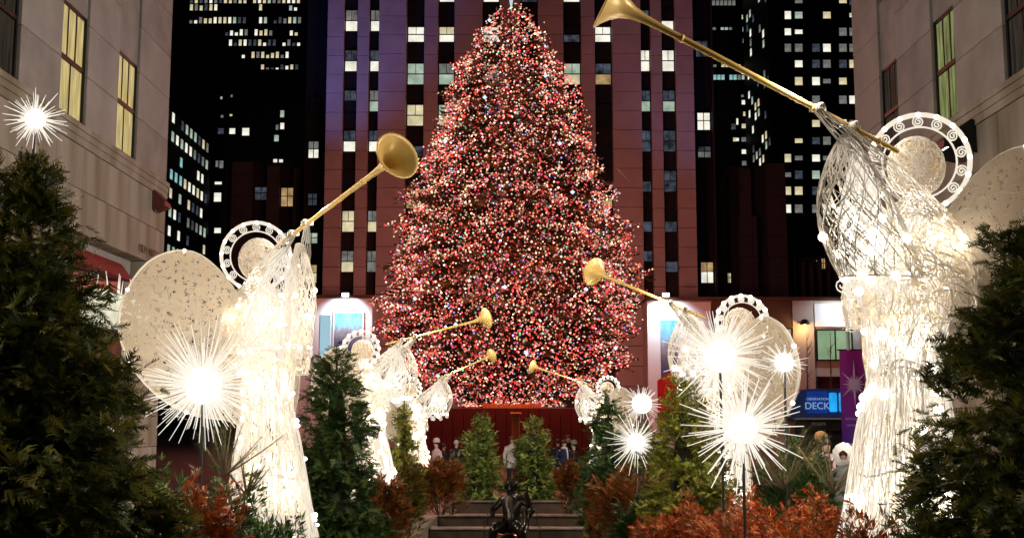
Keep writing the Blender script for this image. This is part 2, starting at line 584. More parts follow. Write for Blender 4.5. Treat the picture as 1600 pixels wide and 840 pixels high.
def stone_building(s, label, bays, bay_w, lit, y_end=29.9):
    root = thing('limestone_building', (s * 9, y_end, ground_z(30)), label, 'building')
    zoff = -ground_z(30)

    def X(a, b):
        a, b = s * a - s * 9, s * b - s * 9
        return (min(a, b), max(a, b))

    wall = MB()
    wall.box(*X(9.36, 21), -6 - y_end, -0.08, 0, 26 + zoff)
    wall.build('wall', M['limestone'], root)
    # ledge: stepped string course
    led = MB()
    led.box(*X(8.945, 9.37), -6 - y_end, 0.03, 7.36 + zoff, 7.50 + zoff)
    led.box(*X(8.965, 9.37), -6 - y_end, 0.03, 7.20 + zoff, 7.357 + zoff)
    led.box(*X(8.92, 9.37), -6 - y_end, 0.045, 7.503 + zoff, 7.62 + zoff)
    led.build('ledge', M['stained_b'], root)
    # lower courses of stained slabs, each slab its own piece
    h, wd = 0.905, 1.46
    meshes = []
    for mk in ('stained', 'stained_b'):
        sl = MB()
        sl.bevel_box(-0.18, 0.18, -wd / 2 + 0.006, wd / 2 - 0.006, -h / 2 + 0.006, h / 2 - 0.006, 0.008)
        meshes.append(sl.mesh('stone_slab', M[mk]))
    for r in range(8):
        z = 7.2 - h / 2 - r * h
        off = (r % 2) * wd / 2
        y = y_end - wd / 2 + off
        while y > 15:
            yc = y
            sc = 1
            if y + wd / 2 > y_end + 0.01:
                yc = y_end - wd / 4
                sc = 0.5
            shop = s < 0 and 23.0 < yc < 27.9 and z < 5.1
            if not shop:
                inst(random.choice(meshes), 'stone_slab', root, (s * (9.17 + random.uniform(0, .006)) - s * 9, yc - y_end, z + zoff), (0, 0, 0), (1, sc, 1))
            y -= wd
    # upper piers between the window bays, coursed blocks
    edges = [y_end]
    for c in bays:
        edges += [c + bay_w / 2, c - bay_w / 2]
    edges.append(-6)
    h2 = 1.12
    for i in range(0, len(edges) - 1, 2):
        y1, y0 = edges[i], edges[i + 1]
        for r in range(14):
            z0 = 7.62 + r * h2
            pb = MB()
            pb.bevel_box(*X(9.0 + random.uniform(0, .004), 9.365), y0 - y_end, y1 - y_end, z0 + 0.006 + zoff, z0 + h2 - 0.006 + zoff, 0.008)
            pb.build('pier_block', M[random.choice(('limestone', 'limestone_b'))], root)
    for c, lt in zip(bays, lit):
        y0, y1 = c - bay_w / 2, c + bay_w / 2
        sp = MB()
        sp.bevel_box(*X(9.06, 9.36), y0 + 0.003 - y_end, y1 - 0.003 - y_end, 10.0 + zoff, 11.7 + zoff, 0.02)
        sp.build('spandrel', M['limestone_b'], root)
        # window: frame with rails, panes as sub-parts
        fr = MB()
        z0, z1, t = 7.66 + zoff, 9.998 + zoff, 0.07
        ya, yb = y0 - y_end, y1 - y_end
        xr = X(9.07, 9.20)
        fr.box(*xr, ya, ya + t, z0, z1)
        fr.box(*xr, yb - t, yb, z0, z1)
        fr.box(*xr, ya + t, yb - t, z0, z0 + t)
        fr.box(*xr, ya + t, yb - t, z1 - t, z1)
        zm = z0 + (z1 - z0) * 0.5
        fr.box(*X(9.05, 9.21), ya + t, yb - t, zm - 0.045, zm + 0.045)
        mull = []
        for k, n in ((0, 2), (1, 3)):
            za, zb = (z0 + t, zm - 0.045) if k == 0 else (zm + 0.045, z1 - t)
            step = (yb - ya - 2 * t) / n
            for j in range(1, n):
                ym = ya + t + j * step
                fr.box(*X(9.09, 9.17), ym - 0.018, ym + 0.018, za, zb)
            for j in range(n):
                mull.append((ya + t + j * step, ya + t + (j + 1) * step, za, zb))
        f = fr.build('window', M['window_frame'], root)
        for (a, b, za, zb) in mull:
            pn = MB()
            pn.box(*X(9.11, 9.13), a - 0.004, b + 0.004, za - 0.004, zb + 0.004)
            pn.build('pane', M[lt], f)
    return root, X, zoff, y_end


left_b, XL, zo, ye = stone_building(-1, 'pale limestone building on the left with yellow lit windows and stained lower wall', [26.72, 23.37, 20.0, 16.6], 1.45,
                                    ['win_warm', 'win_warm', 'win_dim', 'win_warm'])
right_b, XR, zo2, ye2 = stone_building(1, 'pale limestone building on the right with a green lit window beside a dark one', [27.2, 23.66, 20.1, 16.6], 1.3,
                                       ['win_dim', 'win_green', 'win_dim', 'win_green'])
# lettering on the left wall
lt = text_mesh('FILM \u00b7 MATT', 0.27, 0.008, M['carved'], 'lettering')
tag(inst(lt, 'lettering', left_b, (0.035 + 0.03, 28.5 - ye, 5.62 + zo), (math.pi / 2, 0, math.pi / 2)), kind='stuff')
# shopfront recess with red fascia (left)
sf = MB()
sf.box(*XL(9.3, 9.37), 23.0 - ye, 27.85 - ye, 0, 5.15 + zo)
shop = sf.build('shopfront', M['shop_dark'], left_b)
aw = MB()
aw.add([(-9 + 9 - 0.0, 0, 0)] * 0 or [(0.02, 23.2 - ye, 4.78 + zo), (0.02, 27.6 - ye, 4.78 + zo), (-0.30, 27.6 - ye, 5.2 + zo), (-0.30, 23.2 - ye, 5.2 + zo), (-0.30, 23.2 - ye, 4.78 + zo), (-0.30, 27.6 - ye, 4.78 + zo)],
       [(0, 1, 2, 3), (0, 4, 5, 1)])
aw.add([(0.02, 27.6 - ye, 4.78 + zo), (-0.30, 27.6 - ye, 4.78 + zo), (-0.30, 27.6 - ye, 5.2 + zo)], [(0, 1, 2)])
aw.build('awning', M['red_awning'], left_b)
# lit white display box with spikes above the shop
M['box_lit'] = glow('lit_opal_panel', (1.0, 0.95, 0.70), 0.9, 0.3, 1.5)
db = thing('display_box', (-8.75, 25.9, 3.9), 'lit cream display box with thin spikes on the left shopfront behind the cypress', 'display box')
x = MB(); x.bevel_box(-0.28, 0.28, -1.6, 1.4, -0.35, 0.35, 0.03); x.build('box', M['box_lit'], db)
sp = MB(); sp.tubes(np.array([[(0, 0, 0), (0, 0.0, 0.2), (0.0, 0.0, 0.42)]]), [0.016, 0.012, 0.005], 4, cap=True); spm = sp.mesh('spike', M['ray'])
for k in range(9):
    inst(spm, 'spike', db, (random.uniform(-.2, .25), -1.4 + k * 0.32, 0.35), (random.uniform(-.2, .2), random.uniform(-.25, .25), 0))
for k in range(6):
    inst(spm, 'spike', db, (0.1, 1.42, random.uniform(-.3, .3)), (-1.0 + random.uniform(-.4, .3), random.uniform(-.3, .3), 0), (1, 1, 1.5))
br = MB(); br.box(-0.3, -0.25, -1.5, -1.4, -0.6, 0.3); br.box(-0.3, -0.25, 1.2, 1.3, -0.6, 0.3); br.build('bracket', M['black_metal'], db)

# hooded lamps on the two walls
M['hood_red'] = surf('dark_red_hood', (0.10, 0.03, 0.02), (0.15, 0.05, 0.035), 4, 0.6)
M['lamp_lens'] = glow('lamp_lens', (1.0, 0.92, 0.75), 3.0)


def hooded_lamp(s, y, z, mat, label):
    root = thing('wall_lamp', (s * 8.98, y, z), label, 'wall lamp', 'hooded lamps on the limestone walls')
    if s < 0: root.scale = (.5, .55, .75)
    h = MB()
    # wedge shaped hood: back, sloping top, cheeks, open below
    prof = [(0, 0.36), (0.10, 0.36), (0.62, -0.02), (0.62, -0.16), (0.55, -0.16), (0.55, -0.06), (0.06, 0.28), (0, 0.28)]
    V = [(-s * a, -0.5, b) for a, b in prof] + [(-s * a, 0.5, b) for a, b in prof]
    n = len(prof)
    F = [(i, (i + 1) % n, n + (i + 1) % n, n + i) for i in range(n)]
    h.add(V, F)
    for yy in (-0.5, 0.47):
        poly = [(0, 0.36), (0.10, 0.36), (0.62, -0.02), (0.62, -0.16), (0, -0.30)]
        V = [(-s * a, yy, b) for a, b in poly] + [(-s * a, yy + 0.03, b) for a, b in poly]
        q = MB()
        h.add(V, [(0, 1, 2, 3), (5, 8, 7, 6)])
        h.add(V, [(0, 3, 4, 0)[:3], (5, 9, 8)])
        h.add(V, [(i, (i + 1) % 5, 5 + (i + 1) % 5, 5 + i) for i in range(5)])
    h.build('hood', mat, root)
    l = MB()
    l.tubes(np.array([[(-s * 0.32, -0.4, -0.02), (-s * 0.32, 0.4, -0.02)]]), 0.035, 6, cap=True)
    l.build('lamp_tube', M['lamp_lens'], root)
    b = MB(); b.box(min(0, -s * .05), max(0, -s * .05), -0.3, 0.3, -0.34, 0.30); b.build('back_plate', M['black_metal'], root)
    return root


hooded_lamp(-1, 29.0, 6.95, M['hood_red'], 'small dark red hooded lamp near the far corner of the left limestone wall')
hooded_lamp(1, 22.6, 6.95, M['black_metal'], 'black hooded lamp on the right limestone wall behind the near angel halo')
WARM = (1.0, 0.90, 0.83)
for s in (-1, 1):          # unseen lamps added along both walls to light near planting and trumpets
    for y in (10.5, 4.5):
        hooded_lamp(s, y, 6.95, M['black_metal'], 'unseen black hooded fill lamp added on the %s limestone wall, %s one nearest the street' % ('left' if s < 0 else 'right', 'the' if y < 5 else 'second'))
        spot_light((s * 8.1, y, 6.6), (s * 1.5, y + 3.5, 1.4), (1700 if y > 5 else 1400), (1.0, .85, .66), 125, .9, .3)
for s, pw in ((-1, 1250), (1, 1400)):  # added fill for walls and planting; most have no hooded lamp
    for y in (28.6, 22.6, 16.5):
        spot_light((s * 8.1, y, 6.5), ((s * 1.6 if y < 28 else s * .2), y + (2.5 if y < 28 else 6.5), .3), 2500 if y < 28 else 3900, (1.0, .88, .70), 75, .9, .3)
        spot_light((s * 8.15, y, 6.6), (-s * 9, y + 1.5, 8.0), pw * (1.0 if s > 0 else 0.62), WARM, 150, 0.9, 0.3)

# ------------------------------------------------------------------ main tower
M['lit_white'] = glow('bright_lit_window', (1.0, 0.96, 0.82), 1.0, 0.35, 0.9)
M['lit_warm'] = glow('warm_lit_window', (0.95, 0.82, 0.50), 0.75, 0.45, 0.9)
M['lit_green'] = glow('greenish_lit_window', (0.62, 0.78, 0.62), 0.62, 0.5, 0.9)
M['lit_grey'] = glow('half_lit_blind', (0.45, 0.45, 0.42), 0.38, 0.6, 1.4)
M['lit_dim'] = glow('dim_window', (0.10, 0.12, 0.16), 0.5, 0.9, 1.6)
M['lit_off'] = surf('unlit_window_glass', (0.010, 0.011, 0.016), (0.02, 0.02, 0.03), 1, 0.15)
M['lit_orange'] = glow('orange_lit_window', (0.85, 0.55, 0.25), 0.55, 0.6, 1.2)
M['lit_cyan'] = glow('cyan_lit_window', (0.45, 0.85, 0.85), 0.6, 0.5, 1.2)

TY = 100.0
mpp = TY / FPX
tower = thing('office_tower', (-0.15, TY, -1.0), 'tall pinstriped stone office tower rising behind the lit Christmas tree', 'office tower')
TX, TZ = 0.15, 1.0           # shifts into the tower's own coordinates


def tx(px): return (px - 800) * mpp + TX
def tz(py, D=TY): return P(800, py, D).z + TZ


body = MB()
body.box(tx(500), tx(1094), 1.2, 22, 0, 66)
body.build('wall', M['black_glass'], tower)
piers = [(500, 527), (549, 568), (585, 629), (658, 680), (707, 752), (780, 814), (842, 883), (912, 934), (962, 1008), (1025, 1043), (1065, 1094)]
for a, b in piers:
    k = MB()
    wide = b - a > 40
    y0 = 0.0 if wide else (0.25 if 580 < a < 1000 else 0.55)
    z = 0.0
    while z < 64:                       # stone courses with open joints, one shaft
        k.bevel_box(tx(a), tx(b), y0, 1.199, z + 0.02, z + 1.70, 0.02)
        z += 1.72
    k.build('pier', M['pier'], tower)
cols = [(527, 549, 0), (568, 585, 0), (629, 658, 1), (680, 707, 1), (752, 780, 1), (814, 842, 1), (883, 912, 1), (934, 962, 1), (1008, 1025, 0), (1043, 1065, 0)]
# upper sash, lower sash materials by (column, row); row 0 is the top row in the photo
W, A_, N_, D_, G_, Wm, O_ = 'lit_white', 'lit_warm', 'lit_off', 'lit_dim', 'lit_green', 'lit_grey', 'lit_orange'
known = {
    (0, 0): (Wm, W), (0, 1): (D_, W), (0, 2): (D_, N_), (0, 3): (D_, W), (0, 5): (A_, A_), (0, 6): (Wm, A_), (0, 4): (N_, N_),
    (1, 0): (Wm, W), (1, 1): (D_, W), (1, 2): (Wm, G_), (1, 3): (D_, W), (1, 5): (Wm, A_), (1, 6): (Wm, Wm),
    (2, 0): (W, W), (2, 1): (G_, G_), (2, 2): (A_, A_), (2, 4): (O_, O_),
    (3, 0): (A_, W), (3, 1): (Wm, G_), (3, 2): (G_, A_), (3, 5): (G_, D_),
    (4, 0): (W, W), (4, 1): (G_, Wm), (6, 1): (G_, A_), (6, 0): (N_, D_),
    (7, 0): (W, W), (7, 1): (D_, O_), (7, 4): (N_, O_), (7, 5): (D_, A_),
    (8, 0): (D_, N_), (8, 1): (W, W), (8, 2): (D_, G_), (8, 3): (D_, D_), (8, 4): (N_, D_), (8, 5): (N_, D_),
    (9, 0): (N_, W), (9, 1): (W, W), (9, 2): (D_, G_), (9, 3): (D_, D_), (9, 4): (D_, D_), (9, 5): (N_, D_), (9, 6): (N_, D_),
}
for ci, (a, b, inner) in enumerate(cols):
    x0, x1 = tx(a) + 0.04, tx(b) - 0.04
    for r in range(-3, 8):
        yc = (46 + 65 * r) if inner else (27 + 63.2 * r)
        if inner and r == 0:
            top, bot = 36, 61
        else:
            top, bot = yc - 17.5, yc + 17
        if yc > 470 or ((not inner) and yc > 440):
            continue
        z1, z0 = tz(top), tz(bot)
        f = MB()
        t = 0.06
        f.box(x0, x0 + t, 0.98, 1.15, z0, z1); f.box(x1 - t, x1, 0.98, 1.15, z0, z1)
        f.box(x0 + t, x1 - t, 0.98, 1.15, z0, z0 + t); f.box(x0 + t, x1 - t, 0.98, 1.15, z1 - t, z1)
        zm = (z0 + z1) / 2
        f.box(x0 + t, x1 - t, 0.96, 1.14, zm - 0.04, zm + 0.04)
        xm = (x0 + x1) / 2
        f.box(xm - 0.025, xm + 0.025, 1.0, 1.12, zm + 0.04, z1 - t)
        wdw = f.build('window', M['window_frame'], tower)
        if (ci, r) in known: up, lo = known[(ci, r)]
        elif r < 0: up, lo = random.choice([(Wm, W), (D_, W), (N_, N_), (A_, A_), (N_, D_)])
        else: up, lo = random.choice([(N_, N_), (N_, N_), (N_, D_), (D_, N_)])
        for mk, za, zb in ((up, zm, z1), (lo, z0, zm)):
            pn = MB()
            pn.box(x0 + 0.02, x1 - 0.02, 1.04, 1.10, za + 0.005, zb - 0.005)
            pn.build('pane', M[mk], wdw)
        sp = MB()      # ribbed spandrel below the window
        zb = z0 - (65 if inner else 63.2) * mpp + (z1 - z0) + 0.06
        for q in range(5):
            xa = x0 + (x1 - x0) * q / 5
            sp.box(xa + 0.02, xa + (x1 - x0) / 5 - 0.02, 1.08, 1.19, zb, z0 - 0.06)
        sp.build('spandrel', M['black_glass'], tower)

# ------------------------------------------------------------------ setback wings of the tower
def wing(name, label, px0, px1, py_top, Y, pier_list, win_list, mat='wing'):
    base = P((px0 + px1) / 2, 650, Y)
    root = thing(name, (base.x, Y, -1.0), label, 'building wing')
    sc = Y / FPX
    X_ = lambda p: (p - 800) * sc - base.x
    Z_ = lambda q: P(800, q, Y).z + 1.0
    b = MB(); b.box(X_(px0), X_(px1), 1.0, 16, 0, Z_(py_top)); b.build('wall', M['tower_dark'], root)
    for (a, c, top) in pier_list:
        k = MB()
        zt, z = Z_(top), 0.0
        while z < zt - 0.3:
            z2 = min(z + 1.9, zt)
            k.bevel_box(X_(a), X_(c), 0.0, 0.999, z + 0.01, z2 - 0.01, 0.02)
            z = z2
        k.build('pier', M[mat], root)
    for (a, c, t, bt, mk) in win_list:
        x0, x1, z0, z1 = X_(a), X_(c), Z_(bt), Z_(t)
        f = MB()
        f.box(x0 - .06, x0, 0.7, 0.999, z0, z1); f.box(x1, x1 + .06, 0.7, 0.999, z0, z1)
        f.box(x0 - .06, x1 + .06, 0.7, 0.999, z1, z1 + .06); f.box(x0 - .06, x1 + .06, 0.7, 0.999, z0 - .06, z0)
        zm = z0 + (z1 - z0) * 0.55
        f.box(x0, x1, 0.72, 0.95, zm - .03, zm + .03)
        xm = (x0 + x1) / 2
        f.box(xm - .03, xm + .03, 0.74, 0.95, z0, z1)
        w = f.build('window', M['window_frame'], root)
        mk2 = mk if isinstance(mk, tuple) else (mk, mk)
        p = MB(); p.box(x0, x1, 0.85, 0.9, zm, z1); p.build('pane', M[mk2[0]], w)
        p = MB(); p.box(x0, x1, 0.85, 0.9, z0, zm); p.build('pane', M[mk2[1]], w)
    return root


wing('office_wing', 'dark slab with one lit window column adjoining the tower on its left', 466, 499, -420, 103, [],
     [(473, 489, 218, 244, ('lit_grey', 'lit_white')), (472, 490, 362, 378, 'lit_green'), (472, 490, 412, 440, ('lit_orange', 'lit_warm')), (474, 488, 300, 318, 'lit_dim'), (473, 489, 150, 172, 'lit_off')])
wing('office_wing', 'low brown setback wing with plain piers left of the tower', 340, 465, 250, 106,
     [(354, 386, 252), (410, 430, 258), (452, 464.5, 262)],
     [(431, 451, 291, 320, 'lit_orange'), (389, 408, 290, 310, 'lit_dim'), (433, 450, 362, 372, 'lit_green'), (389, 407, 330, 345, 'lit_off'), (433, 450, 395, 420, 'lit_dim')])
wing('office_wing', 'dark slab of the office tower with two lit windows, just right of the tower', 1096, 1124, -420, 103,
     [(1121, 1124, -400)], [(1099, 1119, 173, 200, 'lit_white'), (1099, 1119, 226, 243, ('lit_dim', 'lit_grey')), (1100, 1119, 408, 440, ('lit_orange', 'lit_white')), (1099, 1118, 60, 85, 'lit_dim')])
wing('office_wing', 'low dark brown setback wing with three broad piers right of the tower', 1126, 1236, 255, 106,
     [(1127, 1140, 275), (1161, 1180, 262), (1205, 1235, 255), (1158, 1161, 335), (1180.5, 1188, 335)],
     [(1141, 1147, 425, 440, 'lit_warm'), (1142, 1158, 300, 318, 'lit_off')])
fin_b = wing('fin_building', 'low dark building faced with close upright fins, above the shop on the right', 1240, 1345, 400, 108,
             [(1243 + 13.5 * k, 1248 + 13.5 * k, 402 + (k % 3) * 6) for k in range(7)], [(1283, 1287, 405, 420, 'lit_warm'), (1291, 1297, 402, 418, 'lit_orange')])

# ------------------------------------------------------------------ far night towers
unit = MB()
unit.box(-0.5, 0.5, -0.06, 0.10, -0.5, 0.5)
pane_m = {}
for k in ('lit_white', 'lit_warm', 'lit_green', 'lit_grey', 'lit_dim', 'lit_cyan', 'lit_orange'):
    pane_m[k] = unit.mesh('window', M[k])


def far_tower(label, x0, x1, y0, y1, zt, wins, name='skyscraper'):
    cx = (x0 + x1) / 2
    root = thing(name, (cx, y0, -1.0), label, 'skyscraper')
    b = MB(); b.box(x0 - cx, x1 - cx, 0, y1 - y0, 0, zt + 1); b.build('wall', M['tower_dark'], root)
    for (p, w, h, mk, face) in wins:
        loc = (p.x - cx, p.y - y0, p.z + 1.0)
        inst(pane_m[mk], 'window', root, loc, (0, 0, 0 if face == 'f' else math.pi / 2), (w, 1, h))
    return root


def mixk(ws=(5, 4, 2, 2, 1)):
    return random.choices(('lit_white', 'lit_warm', 'lit_grey', 'lit_dim', 'lit_green'), ws)[0]


# left: upper far tower
YT = 350; q = YT / FPX
wins = []
for (y, spans) in ((-6, [(295, 392), (405, 440)]), (12, [(297, 340), (405, 420), (452, 466)]), (32, [(296, 386), (405, 466)]), (51, [(352, 386), (398, 428), (453, 464)]),
                   (67, [(358, 466)]), (86, [(378, 452)]), (106, [(408, 466)]), (123, [(432, 466)]), (0.5, [(297, 466)]), (-24, [(300, 380)]), (-42, [(340, 460)])):
    for a, b in spans:
        xx = a
        while xx < b:
            if random.random() < 0.93:
                k = mixk((4, 5, 3, 3, 1))
                hh = random.choice((10, 10, 8, 5))
                wins.append((P(xx + 2.2, y + (10 - hh) / 2, YT), 4.6 * q, hh * q, k, 'f'))
            xx += 7.6
far_tower('black skyscraper upper left with rows of small lit windows forming a stepped triangle', -110, -56, YT, YT + 40, 160, wins)
# left: receding side facade
wins = []
for j in range(9):
    for i in range(9):
        Yw = 202 + i * 2.9
        pr = 0.85 if j in (0, 1, 3, 5) else 0.55
        if random.random() < pr:
            z = P(255, 182 + 29.5 * j, 201).z
            k = 'lit_cyan' if (j in (2, 3) and i < 3) else mixk((4, 3, 3, 2, 3))
            wins.append((Vector((-59.97, Yw, z)), 1.25, 1.7, k, 's'))
far_tower('dark office block at the left wall edge whose slanting rows of narrow lit windows recede', -100, -60, 196, 228, 55, wins, 'office_block')
# left: front facing block beside it
YT = 232; q = YT / FPX
lst = [(345, 205, 9, 9), (363, 205, 9, 9), (384, 206, 11, 12), (322, 257, 10, 11), (339, 256, 4, 10), (346, 257, 6, 12), (319, 285, 6, 6), (341, 286, 11, 4), (319, 309, 11, 9), (340, 308, 11, 14),
       (318, 337, 9, 8), (318, 385, 10, 12), (302, 357, 6, 5), (340, 360, 10, 8), (441, 178, 6, 11), (433, 199, 4, 8), (441, 197, 6, 10), (432, 216, 7, 10), (430, 254, 6, 11), (439, 254, 6, 10),
       (346, 153, 3, 4), (362, 150, 3, 4), (347, 182, 4, 4), (361, 180, 4, 3), (318, 420, 8, 10), (300, 385, 5, 8)]
far_tower('dark office block left of the tower with scattered square lit windows', -64.5, -40, YT, YT + 20, 72, [(P(a, b, YT), w * q, h * q, mixk((6, 4, 3, 1, 1)), 'f') for a, b, w, h in lst], 'office_block')
# right: far tower
YT = 345; q = YT / FPX
wins = []
for (y, a, b, k) in ((5, 1113, 1150, 'lit_grey'), (45, 1114, 1150, 'lit_green'), (103, 1115, 1154, 'lit_warm'), (121, 1115, 1155, 'lit_cyan'), (-15, 1113, 1150, 'lit_white')):
    xx = a
    while xx < b:
        if random.random() < 0.85:
            wins.append((P(xx + 2, y, YT), 5 * q, (4 if y in (45, 103) else 8) * q, k if random.random() < .7 else 'lit_grey', 'f'))
        xx += 6.3
for (y, w) in ((9, 8), (27, 15), (46, 12), (64, 12), (85, 6), (121, 15), (160, 15), (178, 10), (197, 15), (218, 16), (237, 15), (255, 14), (-10, 14)):
    for s2 in (-1, 1):
        wins.append((P(1166 + s2 * w / 4, y, YT), w / 2 * q * .9, 7 * q, mixk((5, 2, 3, 1, 2)), 'f'))
for (a, b, w, h) in ((1146, 198, 7, 9), (1148, 218, 5, 6), (1152, 218, 5, 5), (1152, 190, 3, 10), (1160, 150, 4, 4)):
    wins.append((P(a, b, YT), w * q, h * q, mixk(), 'f'))
far_tower('dark skyscraper right of the tower with short horizontal bands of lit windows', 56, 73.5, YT, YT + 30, 160, wins)
# right: near far tower with paired windows and receding side
YT = 308; q = YT / FPX
wins = []
colsx = [(1231, 10), (1248, 12), (1275, 12), (1292, 12), (1317, 12), (1333, 12), (1206, 6)]
rows = [(2, .6), (24, .55), (50, .7), (75, .8), (100, .75), (127, .75), (156, .45), (193, .5), (220, .7), (247, .9), (273, .85), (298, .95), (326, .8), (-22, .7), (350, .2)]
for (y, pr) in rows:
    for (x_, w) in colsx[:6]:
        if random.random() < pr + .1:
            wins.append((P(x_, y, YT), w * q, random.choice((13, 13, 11, 7)) * q, mixk((6, 3, 4, 3, 2)), 'f'))
for j in range(-2, 18):
    for i in range(7):
        if random.random() < 0.32:
            wins.append((Vector((69.97, 310.5 + i * 4.2, P(1208, 14 + 16 * j, 311).z)), 1.6, 2.0, mixk((3, 2, 3, 4, 2)), 's'))
far_tower('tall dark skyscraper at the right wall edge with lit windows in pairs', 70, 108, YT, YT + 34, 150, wins)

# ------------------------------------------------------------------ low lit bases of the tower, left and right
M['base_stone'] = surf('pale_base_stone', (0.42, 0.38, 0.33), (0.52, 0.47, 0.42), 0.6, 0.85)
M['brown_stone'] = surf('brown_base_stone', (0.09, 0.055, 0.04), (0.13, 0.08, 0.055), 0.6, 0.85)
M['white_panel'] = surf('white_panel', (0.72, 0.74, 0.76), (0.78, 0.80, 0.82), 0.6, 0.7)
M['shop_green'] = glow('green_lit_shop_window', (0.36, 0.52, 0.30), 0.75, 0.3, 0.6)
M['shop_cream'] = glow('cream_lit_shop_window', (0.75, 0.70, 0.50), 0.7, 0.5, 0.8)
M['red_sign'] = surf('red_sign', (0.45, 0.012, 0.016), (0.5, 0.02, 0.02), 1, 0.5)
BY = 95.0
bq = BY / FPX


def skyline_mat():
    m, nt, bs, out = new_mat('printed_city_skyline')
    tc = nt.nodes.new('ShaderNodeTexCoord')
    sep = nt.nodes.new('ShaderNodeSeparateXYZ')
    nt.links.new(tc.outputs['Generated'], sep.inputs[0])
    rp = ramp(nt, [(0.0, (0.03, 0.04, 0.12)), (0.30, (0.12, 0.13, 0.2)), (0.55, (0.32, 0.30, 0.33)), (0.62, (0.25, 0.55, 0.75)), (1.0, (0.02, 0.22, 0.62))])
    br = nt.nodes.new('ShaderNodeTexVoronoi')
    br.inputs['Scale'].default_value = 9
    mp = nt.nodes.new('ShaderNodeMapping'); mp.inputs['Scale'].default_value = (1.6, 1, 0.8)
    nt.links.new(tc.outputs['Generated'], mp.inputs[0]); nt.links.new(mp.outputs[0], br.inputs['Vector'])
    ad = nt.nodes.new('ShaderNodeMath'); ad.operation = 'MULTIPLY_ADD'
    sc = nt.nodes.new('ShaderNodeSeparateColor')
    nt.links.new(br.outputs['Color'], sc.inputs[0])
    nt.links.new(sc.outputs[0], ad.inputs[0]); ad.inputs[1].default_value = -0.16
    nt.links.new(sep.outputs[2], ad.inputs[2])
    nt.links.new(ad.outputs[0], rp.inputs[0])
    nt.links.new(rp.outputs[0], bs.inputs['Base Color'])
    bs.inputs['Roughness'].default_value = 0.5
    return m


M['skyline'] = skyline_mat()


def low_block(label, px0, px1):
    c = (px0 + px1) / 2
    root = thing('shop_building', ((c - 800) * bq, BY, -1.0), label, 'building')
    return root, (lambda p: (p - c) * bq), (lambda y: P(800, y, BY).z + 1.0)


lb, X_, Z_ = low_block('low white floodlit shop building with a skyline poster, left of the tree', 440, 581)
b = MB(); b.box(X_(440), X_(581), 0.0, 3.6, 0, Z_(466)); b.build('wall', M['white_panel'], lb)
b = MB(); b.box(X_(436), X_(583), -0.35, 3.7, Z_(466), Z_(461)); b.build('cornice', M['brown_stone'], lb)
po = thing('skyline_poster', ((543 - 800) * bq, BY - 0.1, Z_(560) - 1), 'blue poster printed with a city skyline on the white wall left of the tree', 'poster')
b = MB(); b.box((522 - 543) * bq, (566 - 543) * bq, 0, 0.06, 0, Z_(489) - Z_(560)); b.build('print', M['skyline'], po)
b = MB()
w0, w1, hh = (522 - 543) * bq, (566 - 543) * bq, Z_(489) - Z_(560)
b.box(w0 - .12, w0, -.05, .07, -.12, hh + .12); b.box(w1, w1 + .12, -.05, .07, -.12, hh + .12); b.box(w0, w1, -.05, .07, hh, hh + .12); b.box(w0, w1, -.05, .07, -.12, 0)
b.build('frame', M['white_panel'], po)
b = MB(); b.box(X_(500), X_(516), -0.08, -0.005, Z_(560), Z_(492)); b.build('shop_window', glow('pale_blue_lit_window', (0.45, 0.72, 0.85), 0.8), lb)

rb, X_, Z_ = low_block('low shop building with white floodlit panel and green lit window, right of the tree', 1010, 1350)
b = MB(); b.box(X_(1012), X_(1350), 0.3, 3.6, 0, Z_(469)); b.build('wall', M['base_stone'], rb)
b = MB(); b.box(X_(1012), X_(1112), 0.0, 0.299, 0, Z_(472)); b.build('panel', M['white_panel'], rb)
b = MB(); b.box(X_(1114), X_(1238), 0.0, 0.299, Z_(512), Z_(469)); b.build('fascia', M['brown_stone'], rb)
b = MB(); b.box(X_(1010), X_(1350), -0.3, 3.7, Z_(469), Z_(464)); b.build('cornice', M['brown_stone'], rb)
b = MB(); b.box(X_(1240), X_(1273), 0.1, 0.299, 0, Z_(469)); b.build('pier', M['base_stone'], rb)
b = MB(); b.box(X_(1275), X_(1331), 0.1, 0.299, Z_(510), Z_(474)); b.build('panel', M['white_panel'], rb)
for (a, c, t, bt, mk, mull) in ((1278, 1331, 516, 561, 'shop_green', (1306,)), (1180, 1237, 514, 600, 'shop_cream', (1200, 1219)), (1278, 1320, 590, 604, 'shop_dark', ())):
    f = MB()
    x0, x1, z0, z1 = X_(a), X_(c), Z_(bt), Z_(t)
    f.box(x0 - .1, x0, .05, .298, z0, z1); f.box(x1, x1 + .1, .05, .298, z0, z1); f.box(x0 - .1, x1 + .1, .05, .298, z1, z1 + .12); f.box(x0 - .1, x1 + .1, .05, .298, z0 - .1, z0)
    for mm in mull: f.box(X_(mm) - .05, X_(mm) + .05, .08, .28, z0, z1)
    w = f.build('window', M['window_frame'], rb)
    p = MB(); p.box(x0, x1, .2, .25, z0, z1); p.build('pane', M[mk], w)
po = thing('street_poster', ((1040 - 800) * bq, BY - 0.1, Z_(600) - 1), 'tall pale blue and dark poster on the white panel right of the tree', 'poster')
b = MB(); b.box(-8 * bq, 18 * bq, 0, .06, 0, Z_(500) - Z_(600)); b.build('print', M['skyline'], po)
sg = thing('red_sign', ((1040 - 800) * bq * .97, BY - 3.2, -1), 'plain red sign board standing below the poster right of the tree', 'sign')
b = MB(); b.bevel_box(-0.75, 0.95, -.05, .05, 1.9, 5.4, .02); b.add([(-0.75, -.05, 5.402), (0.95, -.05, 5.402), (0.95, -.05, 6.5), (-0.75, .05, 5.402), (0.95, .05, 5.402), (0.95, .05, 6.5)], [(0, 1, 2), (3, 5, 4)]); b.build('board', M['red_sign'], sg)
